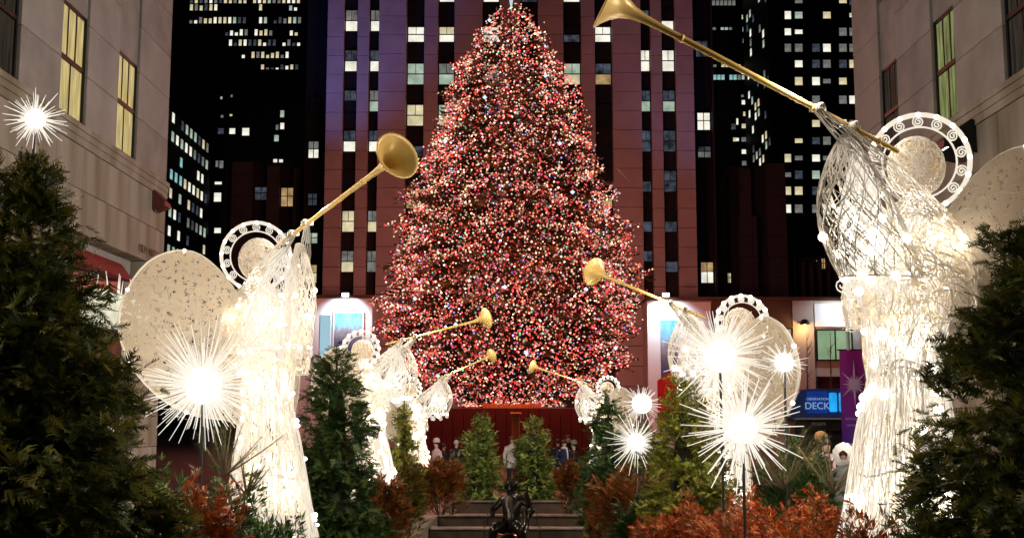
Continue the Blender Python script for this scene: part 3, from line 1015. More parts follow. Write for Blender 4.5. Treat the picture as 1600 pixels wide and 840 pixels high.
b = MB(); b.box(-.6, -.5, -.04, .04, 0, 1.899); b.box(.7, .8, -.04, .04, 0, 1.899); b.build('post', M['black_metal'], sg)

M['flood_face'] = glow('floodlight_face', (0.75, 0.9, 1.0), 6.0)


def roof_flood(px, py, label, target_px, target_py, power):
    p = P(px, py, BY - 1.6)
    root = thing('floodlight', p, label, 'floodlight', 'floodlights on the roof edges')
    b = MB(); b.bevel_box(-.32, .32, -.14, .14, -.16, .2, .03); b.build('housing', M['black_metal'], root)
    b = MB(); b.box(-.28, .28, -.16, -.141, -.13, .17); b.build('lens', M['flood_face'], root)
    b = MB(); b.tubes(np.array([[(0, .14, 0), (0, .8, .02), (0, 1.55, -.05)]]), .05, 5, cap=True); b.build('arm', M['black_metal'], root)
    t = P(target_px, target_py, BY)
    spot_light(p + Vector((0, -.2, -.3)), t, power, (0.80, 0.92, 1.0), 115, .6, .15)
    return root


roof_flood(540, 461, 'small bright floodlight on the roof edge above the skyline poster', 540, 500, 900)
roof_flood(1040, 461, 'small bright floodlight on the roof edge above the white panel right of the tree', 1042, 505, 1200)
roof_flood(1328, 470, 'small bright floodlight above the green lit shop window', 1305, 500, 520)
# orange sconce
sc_ = thing('wall_sconce', P(1256, 507, BY - 0.1), 'dark shaded wall sconce throwing orange light down the stone pier', 'sconce')
b = MB(); b.lathe([(.02, .45), (.28, .35), (.42, 0), (.36, 0), (.22, .3), (.02, .4)], 10, M=Matrix.Translation((0, -.35, 0))); b.build('shade', M['black_metal'], sc_)
b = MB(); b.ball((0, -.35, .08), .12); b.build('bulb', glow('orange_bulb', (1, .6, .25), 4), sc_)
b = MB(); b.box(-.05, .05, -.1, .28, .3, .38); b.build('arm', M['black_metal'], sc_)
point_light(P(1256, 507, BY - .45) + Vector((0, -.3, -.25)), 130, (1, .55, .2), .12)

# blue floods washing the outer bays of the tower
spot_light((-19, 88, 13), (-13.5, 100, 42), 15000, (0.06, 0.26, 1.0), 50, 1.0, .5)
spot_light((19, 88, 13), (15.0, 100, 33), 3000, (0.3, 0.4, 1.0), 50, 1.0, .5)

# ------------------------------------------------------------------ the giant Christmas tree
def frond(n=8, w=0.34, droop=0.12, ang=0.75):
    """flat frond along +X, length 1, leaflets in pairs"""
    V, F = [], []
    for i in range(n):
        t = 0.08 + 0.92 * i / (n - 1)
        L = w * (1 - 0.65 * t) * random.uniform(.8, 1.15)
        z = -droop * t * t + random.uniform(-.02, .02)
        for s in (-1, 1):
            a = ang * random.uniform(.8, 1.15)
            tip = (t + L * math.cos(a), s * L * math.sin(a), z + random.uniform(-.08, .06))
            k = len(V)
            hw = 0.045
            V += [(t - hw, 0, z), tip, (t + hw * 1.4, 0, z - .005)]
            F.append((k, k + 1, k + 2))
    k = len(V)
    V += [(0, .012, 0), (0, -.012, 0), (1, 0, -droop)]
    F.append((k, k + 1, k + 2))
    # joined so the whole frond is one island: share the stem root
    V = np.array(V)
    return V, np.array(F)


def frond_joined(n=8, w=0.34, droop=0.12, ang=0.75):
    """like frond, but leaflets share stem vertices so each frond is one island"""
    V, F = [], []
    for i in range(n + 1):
        t = i / n
        V.append((t, 0, -droop * t * t))
    for i in range(n):
        t = (i + .5) / n
        L = w * (1 - 0.6 * t) * random.uniform(.8, 1.2)
        for s in (-1, 1):
            a = ang * random.uniform(.8, 1.15)
            k = len(V)
            V.append((t + L * math.cos(a), s * L * math.sin(a), -droop * t * t + random.uniform(-.09, .07)))
            F.append((i, i + 1, k) if s > 0 else (i + 1, i, k))
    return np.array(V), np.array(F)


def basis(out_dir, roll):
    """rotation matrices (N,3,3) with X axis = out_dir, rolled about it"""
    d = out_dir / (np.linalg.norm(out_dir, axis=1, keepdims=True) + 1e-9)
    up = np.tile([0, 0, 1.0], (len(d), 1))
    y = np.cross(up, d)
    y /= np.linalg.norm(y, axis=1, keepdims=True) + 1e-9
    z = np.cross(d, y)
    c, s = np.cos(roll)[:, None], np.sin(roll)[:, None]
    y2 = y * c + z * s
    z2 = -y * s + z * c
    return np.stack([d, y2, z2], axis=2)


XY = 69.0
xq = XY / FPX
prof_px = [(5, 7), (25, 26), (50, 42), (100, 72), (150, 97), (200, 112), (250, 129), (300, 145), (350, 162), (400, 176), (450, 192), (470, 192), (510, 184), (550, 168), (585, 142), (610, 112), (630, 66)]
pz = np.array([P(800, y, XY).z for y, _ in prof_px])[::-1]
pr_ = np.array([w * xq for _, w in prof_px])[::-1]
tree = thing('christmas_tree', (-0.05, XY, 1.0), 'giant Christmas tree covered in red and coloured lights in front of the tower', 'christmas tree')
tb = MB()
zz = np.linspace(0, 24.4, 12)
tb.tubes(np.array([[(0, 0, z) for z in zz]]), 0.45 * (1 - zz / 26) + .03, 10, cap=True)
tb.build('trunk', M['bark'], tree, True)
NT = 5200
u = rng.random(NT)
zc = pz[0] + (pz[-1] - pz[0]) * (1 - np.sqrt(rng.random(NT))) * 0.999
ang = rng.random(NT) * 2 * math.pi
lump = 1 + .07 * np.sin(ang * 5 + zc * .7) + .07 * np.sin(ang * 9 - zc * 1.9 + 1) + .05 * np.sin(zc * 3.1 + ang * 2) + .10 * (((-zc * .62 + .35 * np.sin(ang * 3)) % 1.0) - .5)
Rz = np.interp(zc, pz, pr_) * lump
rr = Rz * np.sqrt(rng.uniform(.25, 1, NT))
pos = np.stack([rr * np.cos(ang), rr * np.sin(ang), zc - 1.0], 1)
od = np.stack([np.cos(ang), np.sin(ang), rng.uniform(-.35, .35, NT)], 1)
size = np.clip(Rz * .4, .35, 1.5) * rng.uniform(.7, 1.2, NT)
pos -= od * size[:, None] * .6
cr = MB()
for k in range(3):
    tv, tf = frond_joined(6, .5, .15, .8)
    sel = np.arange(NT) % 3 == k
    cr.scatter(tv, tf, basis(od[sel], rng.uniform(-.6, .6, sel.sum())), size[sel], pos[sel])
cr.build('crown', M['fir'], tree)
# coloured lights
oct_V = np.array([(1, 0, 0), (-1, 0, 0), (0, 1, 0), (0, -1, 0), (0, 0, 1), (0, 0, -1)], float)
oct_F = np.array([(0, 2, 4), (2, 1, 4), (1, 3, 4), (3, 0, 4), (2, 0, 5), (1, 2, 5), (3, 1, 5), (0, 3, 5)])
NB = 30000
zb = pz[0] - .15 + (pz[-1] - pz[0]) * (1 - rng.random(NB) ** .56)
ab = rng.random(NB) * 2 * math.pi
lb_ = 1 + .07 * np.sin(ab * 5 + zb * .7) + .07 * np.sin(ab * 9 - zb * 1.9 + 1) + .05 * np.sin(zb * 3.1 + ab * 2) + .10 * (((-zb * .62 + .35 * np.sin(ab * 3)) % 1.0) - .5)
rb_ = np.interp(zb, pz, pr_) * lb_ * (1 - np.abs(rng.normal(0, .10, NB))) + np.abs(rng.normal(0, .12, NB)) + rng.exponential(.10, NB)
posb = np.stack([rb_ * np.cos(ab), rb_ * np.sin(ab), zb - 1.0 - .1 * rb_ * 0], 1)
pal = np.array([(1.0, .08, .05), (.92, .05, .09), (1.0, .30, .20), (1.0, .58, .42), (1.0, .84, .68), (.9, .2, .35), (.35, .28, 1.0), (.15, .55, .35), (1.0, .75, .3), (.7, .8, 1.0)])
ch = rng.choice(len(pal), NB, p=[.33, .13, .24, .12, .05, .035, .03, .02, .035, .01])
patch = .5 + .5 * np.sin(ab * 7 + zb * 1.3 + 2 * np.sin(zb * .9)) * np.sin(ab * 4 - zb * 2.1)
br_ = rng.lognormal(0, .65, NB) * (0.60 + .72 * patch)
hi = (zb - pz[0]) / (pz[-1] - pz[0])
white_up = rng.random(NB) < (.06 + .26 * hi)
cb = pal[ch] * br_[:, None]
cb[white_up] = np.array((1.2, .72, .46)) * br_[white_up][:, None]
cols_ = np.concatenate([cb, np.ones((NB, 1))], 1)
sb = rng.uniform(.036, .070, NB)
bl = MB()
eye3 = np.tile(np.eye(3), (NB, 1, 1))
bl.scatter(oct_V, oct_F, eye3, sb, posb, cols=cols_)
tag(bl.build('string_lights', M['xmas_bulb'], tree), kind='stuff')
# larger white blue flash bulbs, each its own part
fm = MB(); fm.add(oct_V * .13, oct_F); fm = fm.mesh('flash_bulb', glow('blue_white_flash_bulb', (.55, .75, 1.0), 1.6, sample=False))
for (x_, y_) in ((850, 142), (852, 82), (628, 400), (955, 548), (765, 35), (888, 325), (700, 240), (940, 345), (790, 470), (720, 520), (870, 250), (660, 480), (760, 180), (905, 470), (690, 590), (820, 560)):
    p = P(x_, y_, XY)
    rad = np.interp(p.z, pz, pr_)
    dx = p.x + .05
    yy = -math.sqrt(max(rad * rad * 1.05 - dx * dx, .05)) - .15
    inst(fm, 'flash_bulb', tree, (dx, yy, p.z - 1.0))
# crystal star on top
st = MB()
ctr = np.array((0, 0, P(800, -22, XY).z - 1.0))
for k in range(12):
    a = k * 2 * math.pi / 12
    L = 1.7 if k % 2 else 1.0
    d = np.array((math.cos(a), 0, math.sin(a)))
    n = np.array((-math.sin(a), 0, math.cos(a)))
    st.add([ctr + n * .22 + d * .25, ctr - n * .22 + d * .25, ctr + d * L, ctr + np.array((0, -.3, 0)) + d * .2, ctr + np.array((0, .3, 0)) + d * .2], [(0, 3, 2), (3, 1, 2), (0, 2, 4), (4, 2, 1)])
st.build('star', M['star'], tree)
# strings of bulbs that light the tower and the plaza
for (x_, y_, z_, pw) in ((-5.5, 8.3, 8, 3000), (5.5, 8.3, 8, 3000), (-4.5, 7.4, 13, 1500), (4.5, 7.4, 13, 1500), (0, 6.0, 19, 700)):
    point_light((x_, XY + y_, z_), pw, (1.0, .30, .22), .6, 'string_light')
for (x_, y_, z_, pw) in ((-5.5, -10.8, 8, 2300), (5.5, -10.8, 8, 2300), (0, -11.5, 8, 1800), (0, -9.8, 15, 2300), (0, -7.4, 21, 1500)):
    point_light((x_, XY + y_, z_), pw, (1.0, .22, .15), 1.0, 'string_light')

# tree stand, red rink wall
M['red_wall'] = surf('dark_red_wall', (0.045, 0.006, 0.005), (0.07, 0.010, 0.008), .8, .6)
M['wood'] = surf('orange_stained_wood', (0.30, 0.12, 0.03), (0.45, 0.20, 0.06), 3, .5)
wl = thing('rink_wall', (0, 60, ground_z(60)), 'dark red boarded rink wall beneath the Christmas tree', 'wall')
for k in range(17):
    b = MB(); b.bevel_box(-.268, .268, 0, .3, 0, 3.05 + 1.0 - ground_z(60) - 1.0 - 1.0, .02)
    b.build('board', M['red_wall'], wl, loc=(-4.4 + k * .55, random.uniform(-.01, .01), 0))
b = MB(); b.box(-4.75, 4.75, .31, 9, 0, 2.7); b.build('deck', M['granite'], wl)
stand = thing('tree_stand', (0, 61.5, 1.73), 'ribbed orange wooden ledge lit up at the foot of the Christmas tree', 'stand')
for k in range(22):
    b = MB() if k == 0 else b
    if k == 0:
        b.bevel_box(-.064, .064, -.2, .2, 0, .42, .012)
        slat = b.mesh('slat', M['wood'])
    inst(slat, 'slat', stand, (-1.47 + k * .14, 0, .12 + random.uniform(-.01, .01)))
b = MB(); b.box(-1.55, 1.55, -.1, .5, 0, .12); b.build('rail', M['wood'], stand)
point_light((0, 60.3, 2.6), 7, (1, .5, .15), .2)
pst = thing('wooden_post', (P(806, 660, 58).x, 58, ground_z(60)), 'single orange wooden post standing between the two small spruces below the ledge', 'post')
b = MB(); b.bevel_box(-.2, .2, -.15, .15, 0, 2.65, .03); b.build('shaft', M['wood'], pst)
b = MB(); b.bevel_box(-.28, .28, -.2, .2, 2.652, 2.8, .03); b.build('cap', M['wood'], pst)
# guy wire from the tree
gw = MB(); gw.tubes(np.array([[P(963, 262, 74), P(985, 285, 84), P(1008, 310, 98.9)]]), .018, 3)
tag(gw.build('guy_wire', M['silver_wire']), 'thin slanting guy wire between tree and tower on the right', 'wire')

# ------------------------------------------------------------------ wire angels
def spine(z):
    """how far the figure leans back at height z"""
    return 0.25 * (max(z, 0) / 2.3) ** 1.6


RZ = np.array([0, .35, .8, 1.12, 1.3, 1.55, 1.8, 1.98, 2.08, 2.16])
RR = np.array([.39, .32, .26, .20, .225, .27, .27, .23, .13, .07])
bulb_mesh = MB().ball((0, 0, 0), .018, 8, 5).mesh('bulb', M['bulb'])


def wire_angel(loc, phi, label, plinth_h, hands_w, det=1.0, power=30, bulb=1.0):
    root = thing('wire_angel', loc, label, 'angel figure', 'wire angels along the garden beds', phi)
    root_m = Matrix.Translation(loc) @ Matrix.Rotation(phi, 4, 'Z')
    inv = root_m.inverted()
    thick = 1.0 if det > .8 else 1.7
    # plinth
    b = MB(); b.bevel_box(-.33, .33, -.33, .33, -plinth_h, -.01, .02); b.build('plinth', M['black_metal'], root)
    # skirt and bodice: long strands, some glowing in place of wire lit by bulbs
    def strands(n, z0, z1, npt, wob, twist, rs=1.0):
        out = []
        for i in range(n):
            a0 = random.uniform(0, 2 * math.pi)
            tw = random.uniform(-twist, twist)
            zs = np.linspace(z0 + random.uniform(-.02, .12), z1 + random.uniform(-.1, .05), npt)
            k = random.uniform(.85, 1.06) * rs
            aa = a0 + tw * np.linspace(0, 1, npt) + np.cumsum(np.array([random.gauss(0, wob) for _ in range(npt)]))
            rad = np.interp(zs, RZ, RR) * k
            out.append(np.stack([rad * np.cos(aa), rad * np.sin(aa) + np.array([spine(z) for z in zs]), zs], 1))
        return np.array(out)
    b = MB()
    b.tubes(strands(int(150 * det), 0, 1.25, 9, .07, .3), .003 * thick, 3)
    b.tubes(strands(int(130 * det), 1.0, 2.12, 10, .16, 1.5), .0028 * thick, 3)
    for z in (0.03, .55, 1.12, 1.16, 1.7, 2.0):
        aa = np.linspace(0, 2 * math.pi, 29)[:-1]
        rad = np.interp(z, RZ, RR)
        b.tubes(np.array([[(rad * math.cos(a), rad * math.sin(a) + spine(z), z + .02 * math.sin(5 * a)) for a in aa]]), .006, 4, closed=True)
    b.build('robe', M['wire'], root)
    b = MB()
    b.tubes(strands(int(120 * det), 0, 1.25, 10, .09, .35), .0033 * thick, 3)
    b.tubes(strands(int(95 * det), 1.05, 2.12, 10, .2, 1.6), .003 * thick, 3)
    b.build('glow_strand', M['glow_wire'], root)
    # netting shell added inside so the robe glows; angels have none
    b = MB()
    V, F = [], []
    zl = np.linspace(.25, 2.15, 16)
    for z in zl:
        for k in range(20):
            a = 2 * math.pi * k / 20
            rad = np.interp(z, RZ, RR) * .84 * (1 + .05 * math.sin(6 * a + z * 3))
            V.append((rad * math.cos(a), rad * math.sin(a) + spine(z), z))
    for i in range(15):
        for k in range(20):
            F.append((i * 20 + k, i * 20 + (k + 1) % 20, (i + 1) * 20 + (k + 1) % 20, (i + 1) * 20 + k))
    b.add(V, F)
    b.build('glow_lining', M['net'], root, True)
    # lace cape over the shoulders: netting, looping wires
    CZ = np.array([1.38, 1.5, 1.7, 1.9, 2.02, 2.12])
    CR = np.array([.345, .37, .36, .30, .21, .09])
    b = MB()
    V, F = [], []
    zl = np.linspace(1.40, 2.1, 10)
    for z in zl:
        for k in range(28):
            a = 2 * math.pi * k / 28
            rad = np.interp(z, CZ, CR) * (1 + .07 * math.sin(7 * a + z * 5))
            V.append((rad * 1.12 * math.cos(a), rad * .85 * math.sin(a) + spine(z), z + .03 * math.cos(7 * a)))
    for i in range(9):
        for k in range(28):
            F.append((i * 28 + k, i * 28 + (k + 1) % 28, (i + 1) * 28 + (k + 1) % 28, (i + 1) * 28 + k))
    b.add(V, F)
    cape = b.build('cape', M['net'], root, True)
    b = MB()
    S = []
    for i in range(int(150 * det)):
        a0, z0 = random.uniform(0, 6.28), random.uniform(1.4, 2.1)
        am, zm_ = random.uniform(.1, .5), random.uniform(.04, .16)
        x_ = np.linspace(0, random.uniform(3, 7), 14)
        aa = a0 + am * np.sin(x_) + .12 * x_
        zs = np.clip(z0 + zm_ * np.cos(x_ * 1.1) - .02 * x_, 1.37, 2.13)
        rad = np.interp(zs, CZ, CR) * random.uniform(.98, 1.07)
        S.append(np.stack([rad * 1.12 * np.cos(aa), rad * .85 * np.sin(aa) + np.array([spine(z) for z in zs]), zs], 1))
    b.tubes(np.array(S), .0028 * thick, 3)
    b.build('cape_wire', M['wire'], cape)
    # bulbs down the hem edge and over the bodice
    nb = int(40 * det)
    for i in range(nb):
        z = random.uniform(.05, 2.0)
        a = random.uniform(math.pi * 1.0, math.pi * 2.0) if i % 3 else random.choice((-.1, math.pi * .97))
        rad = np.interp(z, RZ, RR) * 1.06
        inst(bulb_mesh, 'bulb', root, (rad * math.cos(a), rad * math.sin(a) + spine(z), z), scale=(thick * bulb * random.uniform(.7, 1.25),) * 3)
    # head: ball of fine netting wound with wire
    hc = np.array((0, spine(2.32) - .02, 2.33))
    b = MB(); b.ball(hc, (.152, .165, .175), 18, 12); hd = b.build('head', M['net_head'], root, True)
    b = MB()
    S = []
    for i in range(int(64 * det)):
        n = np.array([random.gauss(0, 1) for _ in range(3)]); n /= np.linalg.norm(n)
        u_ = np.cross(n, (0, 0, 1.01)); u_ /= np.linalg.norm(u_); v_ = np.cross(n, u_)
        t_ = np.linspace(0, 2 * math.pi, 17)[:-1]
        S.append(hc + (np.cos(t_)[:, None] * u_ + np.sin(t_)[:, None] * v_) * np.array((.160, .173, .184)))
    b.tubes(np.array(S), .0022 * thick, 3, closed=True)
    b.build('head_wire', M['wire'], hd)
    # halo: ring turned a little towards the viewer, with scrolls and bulbs
    hm = Matrix.Translation(Vector(hc) + Vector((0, .03, .03))) @ Matrix.Rotation(-phi * .8, 4, 'Z') @ Matrix.Rotation(R(8), 4, 'X')
    def ring(rad, rw, n=40, sides=6, e=1.0):
        t_ = np.linspace(0, 2 * math.pi, n + 1)[:-1]
        q_ = np.array([hm @ Vector((rad * math.cos(a), 0, rad * e * math.sin(a))) for a in t_])
        b.tubes(q_[None], rw, sides, closed=True)
    b = MB()
    ring(.290, .011); ring(.276, .006); ring(.283, .004); ring(.212, .006)
    halo = b.build('halo', M['glow_wire'], root)
    b = MB()
    for k in range(11):
        a = R(-40 + k * 26)
        c = np.array((.245 * math.cos(a), 0, .245 * math.sin(a)))
        t_ = np.linspace(0, 4.2 * math.pi, 22)
        rad = .036 * (1 - t_ / (4.9 * math.pi))
        q_ = [hm @ Vector((c[0] + r_ * math.cos(x_ + a), -.004 * i % .01, c[2] + r_ * math.sin(x_ + a))) for i, (r_, x_) in enumerate(zip(rad, t_))]
        b = MB()
        b.tubes(np.array([q_]), .0055 * thick, 4)
        b.build('scroll', M['glow_wire'], halo)
    for k in range(15):
        a = R(-60 + k * 21.5)
        inst(bulb_mesh, 'bulb', halo, hm @ Vector((.284 * math.cos(a), -.015, .284 * math.sin(a))), scale=(.85 * thick,) * 3)
    # wings swept back at 45 degrees
    outline = [(.03, 1.0), (.05, 1.5), (.10, 1.90), (.28, 2.16), (.5, 2.34), (.70, 2.37), (.90, 2.27), (1.03, 2.05), (1.08, 1.80), (1.03, 1.55), (.90, 1.32), (.72, 1.15), (.5, 1.05), (.25, 1.02)]
    for s in (-1, 1):
        d = np.array((s * .80, .60))
        def wp(u_, w_, off=0):
            cv = .10 * math.sin(u_ * 2.6)
            return np.array((s * .10 + d[0] * u_ + s * .5 * off, .14 + d[1] * u_ - cv + off, w_ - .02))
        # smooth closed outline
        O = np.array(outline); n = len(O)
        sm = []
        for i in range(n):
            p0, p1, p2, p3 = O[i - 1], O[i], O[(i + 1) % n], O[(i + 2) % n]
            for t in (0, .33, .67):
                sm.append(.5 * ((2 * p1) + (-p0 + p2) * t + (2 * p0 - 5 * p1 + 4 * p2 - p3) * t * t + (-p0 + 3 * p1 - 3 * p2 + p3) * t ** 3))
        cen = np.array((.55, 1.62))
        b = MB()
        rings_ = [1.0, .8, .6, .4, .2, .04]
        for off in (.012, -.012):
            V, F = [], []
            for q_ in rings_:
                V += [wp(*(cen + (p - cen) * q_), off) for p in sm]
            m_ = len(sm)
            for i in range(len(rings_) - 1):
                for k in range(m_):
                    F.append((i * m_ + k, i * m_ + (k + 1) % m_, (i + 1) * m_ + (k + 1) % m_, (i + 1) * m_ + k))
            b.add(V, F)
        wg = b.build('wing', M['net_wing'], root, True)
        b = MB()
        for q_, rw in ((1.0, .009), (.97, .004), (.90, .0022), (.83, .0022), (.76, .003), (.73, .003), (.65, .002), (.57, .002), (.49, .002), (.42, .003), (.39, .003), (.3, .002), (.2, .002)):
            b.tubes(np.array([[wp(*(cen + (p - cen) * q_)) for p in sm]]), rw * thick, 4, closed=True)
        for k in range(0, len(sm), 1 if det > .8 else 2):
            b.tubes(np.array([[wp(*(cen + (sm[k] - cen) * q_), .01 * math.sin(q_ * 9)) for q_ in (1, .75, .5, .25)]]), .0017 * thick, 3)
        if det > .8:      # small loops of wire between the ribs
            S = []
            for k in range(230):
                c_ = cen + (sm[random.randrange(len(sm))] - cen) * math.sqrt(random.uniform(.02, .92))
                r_ = random.uniform(.016, .034)
                t_ = np.linspace(0, 2 * math.pi, 9)[:-1]
                S.append([wp(c_[0] + r_ * math.cos(x_), c_[1] + r_ * math.sin(x_), .018) for x_ in t_])
            b.tubes(np.array(S), .0018, 3, closed=True)
        point_light(root_m @ Vector(wp(.42, 1.85, -.16)), power * (.12 if det > 1.1 else .045), (1, .88, .72), .08)
        S = []
        for k in range(int(150 * det)):
            q0 = cen + (sm[random.randrange(len(sm))] - cen) * random.uniform(.05, .9)
            a0, da = random.uniform(0, 6.28), random.uniform(-.5, .5)
            pts_ = []
            for j in range(8):
                pts_.append(q0.copy())
                q1 = q0 + np.array((math.cos(a0), math.sin(a0))) * .055
                e_ = q1 - cen
                if (e_[0] / .46) ** 2 + (e_[1] / .62) ** 2 > 1: a0 += 1.3
                else: q0 = q1
                a0 += da + random.gauss(0, .25)
            S.append([wp(p_[0] + .001 * j, p_[1], .015 * (-1) ** k) for j, p_ in enumerate(pts_)])
        b.tubes(np.array(S), .0016 * thick, 3)
        b.build('wing_frame', M['wire'], wg)
        for k in range(0, len(sm), 7):
            inst(bulb_mesh, 'bulb', wg, wp(*sm[k]), scale=(.8 * thick,) * 3)
    # arms raised to the trumpet, with hanging lattice sleeves
    for s, hw in zip((-1, 1), hands_w):
        H = np.array(inv @ Vector(hw))
        S0 = np.array((s * .20, spine(2.0), 2.0))
        E = (S0 + H) / 2 + np.array((s * .12, -.06, -.12))
        b = MB()
        L = []
        for i in range(12):
            a = i * 2 * math.pi / 12
            t_ = np.linspace(0, 1, 9)
            c = (1 - t_)[:, None] ** 2 * S0 + 2 * (t_ * (1 - t_))[:, None] * E + (t_ ** 2)[:, None] * H
            rad = .055 * np.sin(np.pi * (.15 + .8 * t_)) + .012
            ph = a + t_ * 3
            L.append(c + rad[:, None] * np.stack([np.cos(ph), np.sin(ph) * .5, np.sin(ph)], 1))
        b.tubes(np.array(L), .0042 * thick, 3)
        # small hand: palm hoop and five curled wire fingers closed on the tube
        ar = b.build('arm', M['silver_wire'] if det > .8 else M['wire'], root)
        b = MB()
        for i in range(5):
            o_ = (i - 2) * .017
            t_ = np.linspace(-.6, 4.0 - .25 * abs(i - 2), 9)
            b.tubes(np.array([[(H[0] + o_ + .004 * math.sin(x_), H[1] + .028 * math.cos(x_), H[2] + .028 * math.sin(x_)) for x_ in t_]]), .006 * thick, 4)
        b.build('hand', M['wire'], ar)
        # sleeve: bell shaped lattice hanging from forearm
        f_ = (H - S0); f_[2] = 0
        f_ /= np.linalg.norm(f_) + 1e-9
        side = np.array((-f_[1], f_[0], 0)) * 1.0
        C0 = S0 * .25 + H * .75
        C1 = C0 + f_ * .06 + np.array((s * .03, 0, -.36))
        C2 = C0 - f_ * .16 + np.array((s * .02, 0, -.80))
        t_ = np.linspace(0, 1, 13)
        cc = (1 - t_)[:, None] ** 2 * C0 + 2 * (t_ * (1 - t_))[:, None] * C1 + (t_ ** 2)[:, None] * C2
        ra = .05 + .19 * np.sin(np.pi * np.clip(t_ * .62, 0, 1)) * 1.0
        b = MB()
        L = []
        for dirn in (-1, 1):
            for i in range(14):
                ph = i * 2 * math.pi / 14 + dirn * t_ * 1.6
                L.append(cc + ra[:, None] * (np.cos(ph)[:, None] * f_ * 1.15 + np.sin(ph)[:, None] * side * .55))
        b.tubes(np.array(L), .0034 * thick, 3)
        for i in range(int(46 * det)):
            ph = np.full(13, random.uniform(0, 2 * math.pi)) + .5 * np.sin(t_ * random.uniform(5, 12) + i)
            L2 = cc + (ra * .97)[:, None] * (np.cos(ph)[:, None] * f_ * 1.15 + np.sin(ph)[:, None] * side * .55)
            b.tubes(L2[None], .0026 * thick, 3)
        for k in (0, 12):
            ph = np.linspace(0, 2 * math.pi, 21)[:-1]
            b.tubes((cc[k] + ra[k] * (np.cos(ph)[:, None] * f_ * 1.15 + np.sin(ph)[:, None] * side * .55))[None], (.006 if k == 12 else .004) * thick, 4, closed=True)
        point_light(root_m @ Vector(cc[8]), power * (.3 if det > 1.1 else .10), (1, .89, .73), .06)
        sl = b.build('sleeve', M['glow_wire'] if s < 0 else M['wire'], root)
        b = MB()
        for k in range(5):      # scroll curls under the sleeve rim
            ph = k * 2 * math.pi / 5
            c = cc[12] + ra[12] * (math.cos(ph) * f_ * 1.15 + math.sin(ph) * side * .55) + np.array((0, 0, -.05))
            x_ = np.linspace(0, 3.6 * math.pi, 18)
            rad = .05 * (1 - x_ / (4.2 * math.pi))
            b = MB()
            b.tubes((c + rad[:, None] * (np.cos(x_ + 1.5)[:, None] * f_ + np.sin(x_ + 1.5)[:, None] * np.array((0, 0, 1))))[None], .005 * thick, 4)
            b.build('scroll', M['glow_wire'], sl)
        for k in range(8):
            ph = k * 2 * math.pi / 8
            i = random.choice((12, 12, 9, 6))
            inst(bulb_mesh, 'bulb', sl, cc[i] + ra[i] * (math.cos(ph) * f_ * 1.15 + math.sin(ph) * side * .55), scale=(1.1 * thick * bulb,) * 3)
    hl = [(np.array(inv @ Vector(hands_w[1])) + np.array((0, -.12, .16)), .55), (hc + np.array((0, -.26, .24)), .08), (hc, .02)]  # lamps added by hand and head to brighten trumpet and head
    for q_, k in hl:
        point_light(root_m @ Vector(q_), power * k, (1, .89, .73), .04)
    for z, k in ((.45, .8), (1.2, 1), (1.85, 1)):
        point_light(root_m @ Vector((0, spine(z), z)), power * k, (1, .89, .73), .08)
    return root


trum_prof = [(.010, 0), (.016, .02), (.014, .05), (.016, .1), (.018, .9), (.020, 1.38), (.026, 1.50), (.038, 1.565), (.062, 1.62), (.100, 1.662), (.140, 1.692), (.168, 1.706), (.176, 1.712), (.172, 1.718),
             (.150, 1.700), (.108, 1.672), (.068, 1.632), (.041, 1.575), (.024, 1.51), (.012, 1.45), (.002, 1.43)]


def trumpet(pm, Ym, pb, label, L=1.8, sgn=1):
    m = P(*pm, Ym)
    lo, hi_ = 0.0, 2.2
    f = lambda d: (P(*pb, Ym - sgn * d) - m).length
    if f(0.0) >= L: d = .12
    else:
        for _ in range(40):
            mid = (lo + hi_) / 2
            if f(mid) < L: lo = mid
            else: hi_ = mid
        d = lo
    e = P(*pb, Ym - sgn * d)
    v = e - m
    root = thing('trumpet', m, label, 'trumpet', 'gold trumpets held by the angels')
    root.rotation_euler = v.to_track_quat('Z', 'Y').to_euler()
    k = v.length / 1.712
    pr2 = [(r, z * k) for r, z in trum_prof]
    b = MB(); b.lathe(pr2[:6], 14); b.build('tube', M['gold'], root, True)
    b = MB(); b.lathe(pr2[5:], 28); b.build('bell', M['gold'], root, True)
    for z in (.12, .5, 1.28):
        b = MB()
        b.lathe([(.018, z * k - .012), (.024, z * k - .008), (.024, z * k + .008), (.018, z * k + .012)], 12)
        b.build('collar', M['gold'], root, True)
    return m, v


A_defs = [
    # base x, Y, z, phi(deg), mouth px, mouth Y, bell px, label, trumpet label, detail, plinth, power
    (-1.95, 9.6, .58, 52, (430, 387), 9.35, (621, 243), 'large white wire angel at left beside the dark cypress, wing spread left', 'gold trumpet of the large left angel, bell against the red brown pier', 1.0, .42, 14),
    (2.20, 6.7, .74, -60, (1405, 238), 6.45, (950, 0), 'largest wire angel at right, half hidden by the dark near cypress', 'longest gold trumpet crossing the upper right, bell cut by the top edge', 1.15, .5, 13),
    (-2.07, 18, .27, 84, (602, 538), 17.8, (760, 497), 'second wire angel on the left, between green cypress and Christmas tree', 'thin gold trumpet of the second left angel pointing at the tree', .5, .3, 22),
    (2.30, 13, .29, -97, (1102, 497), 12.75, (928, 424), 'wire angel on the right behind the big starbursts, wings spread', 'gold trumpet in front of the right edge of the Christmas tree', .6, .3, 20),
    (-2.19, 28, -.1, 82, (682, 593), 27.8, (768, 555), 'farthest wire angel on the left, below the lower branches of the tree', 'smallest gold trumpet at the lower left of the tree', .35, .3, 24),
    (2.12, 29, -.05, -84, (928, 603), 28.8, (832, 572), 'farthest wire angel on the right, leaning beside the dark evergreen', 'small gold trumpet at the lower right of the tree pointing left', .35, .3, 24),
]
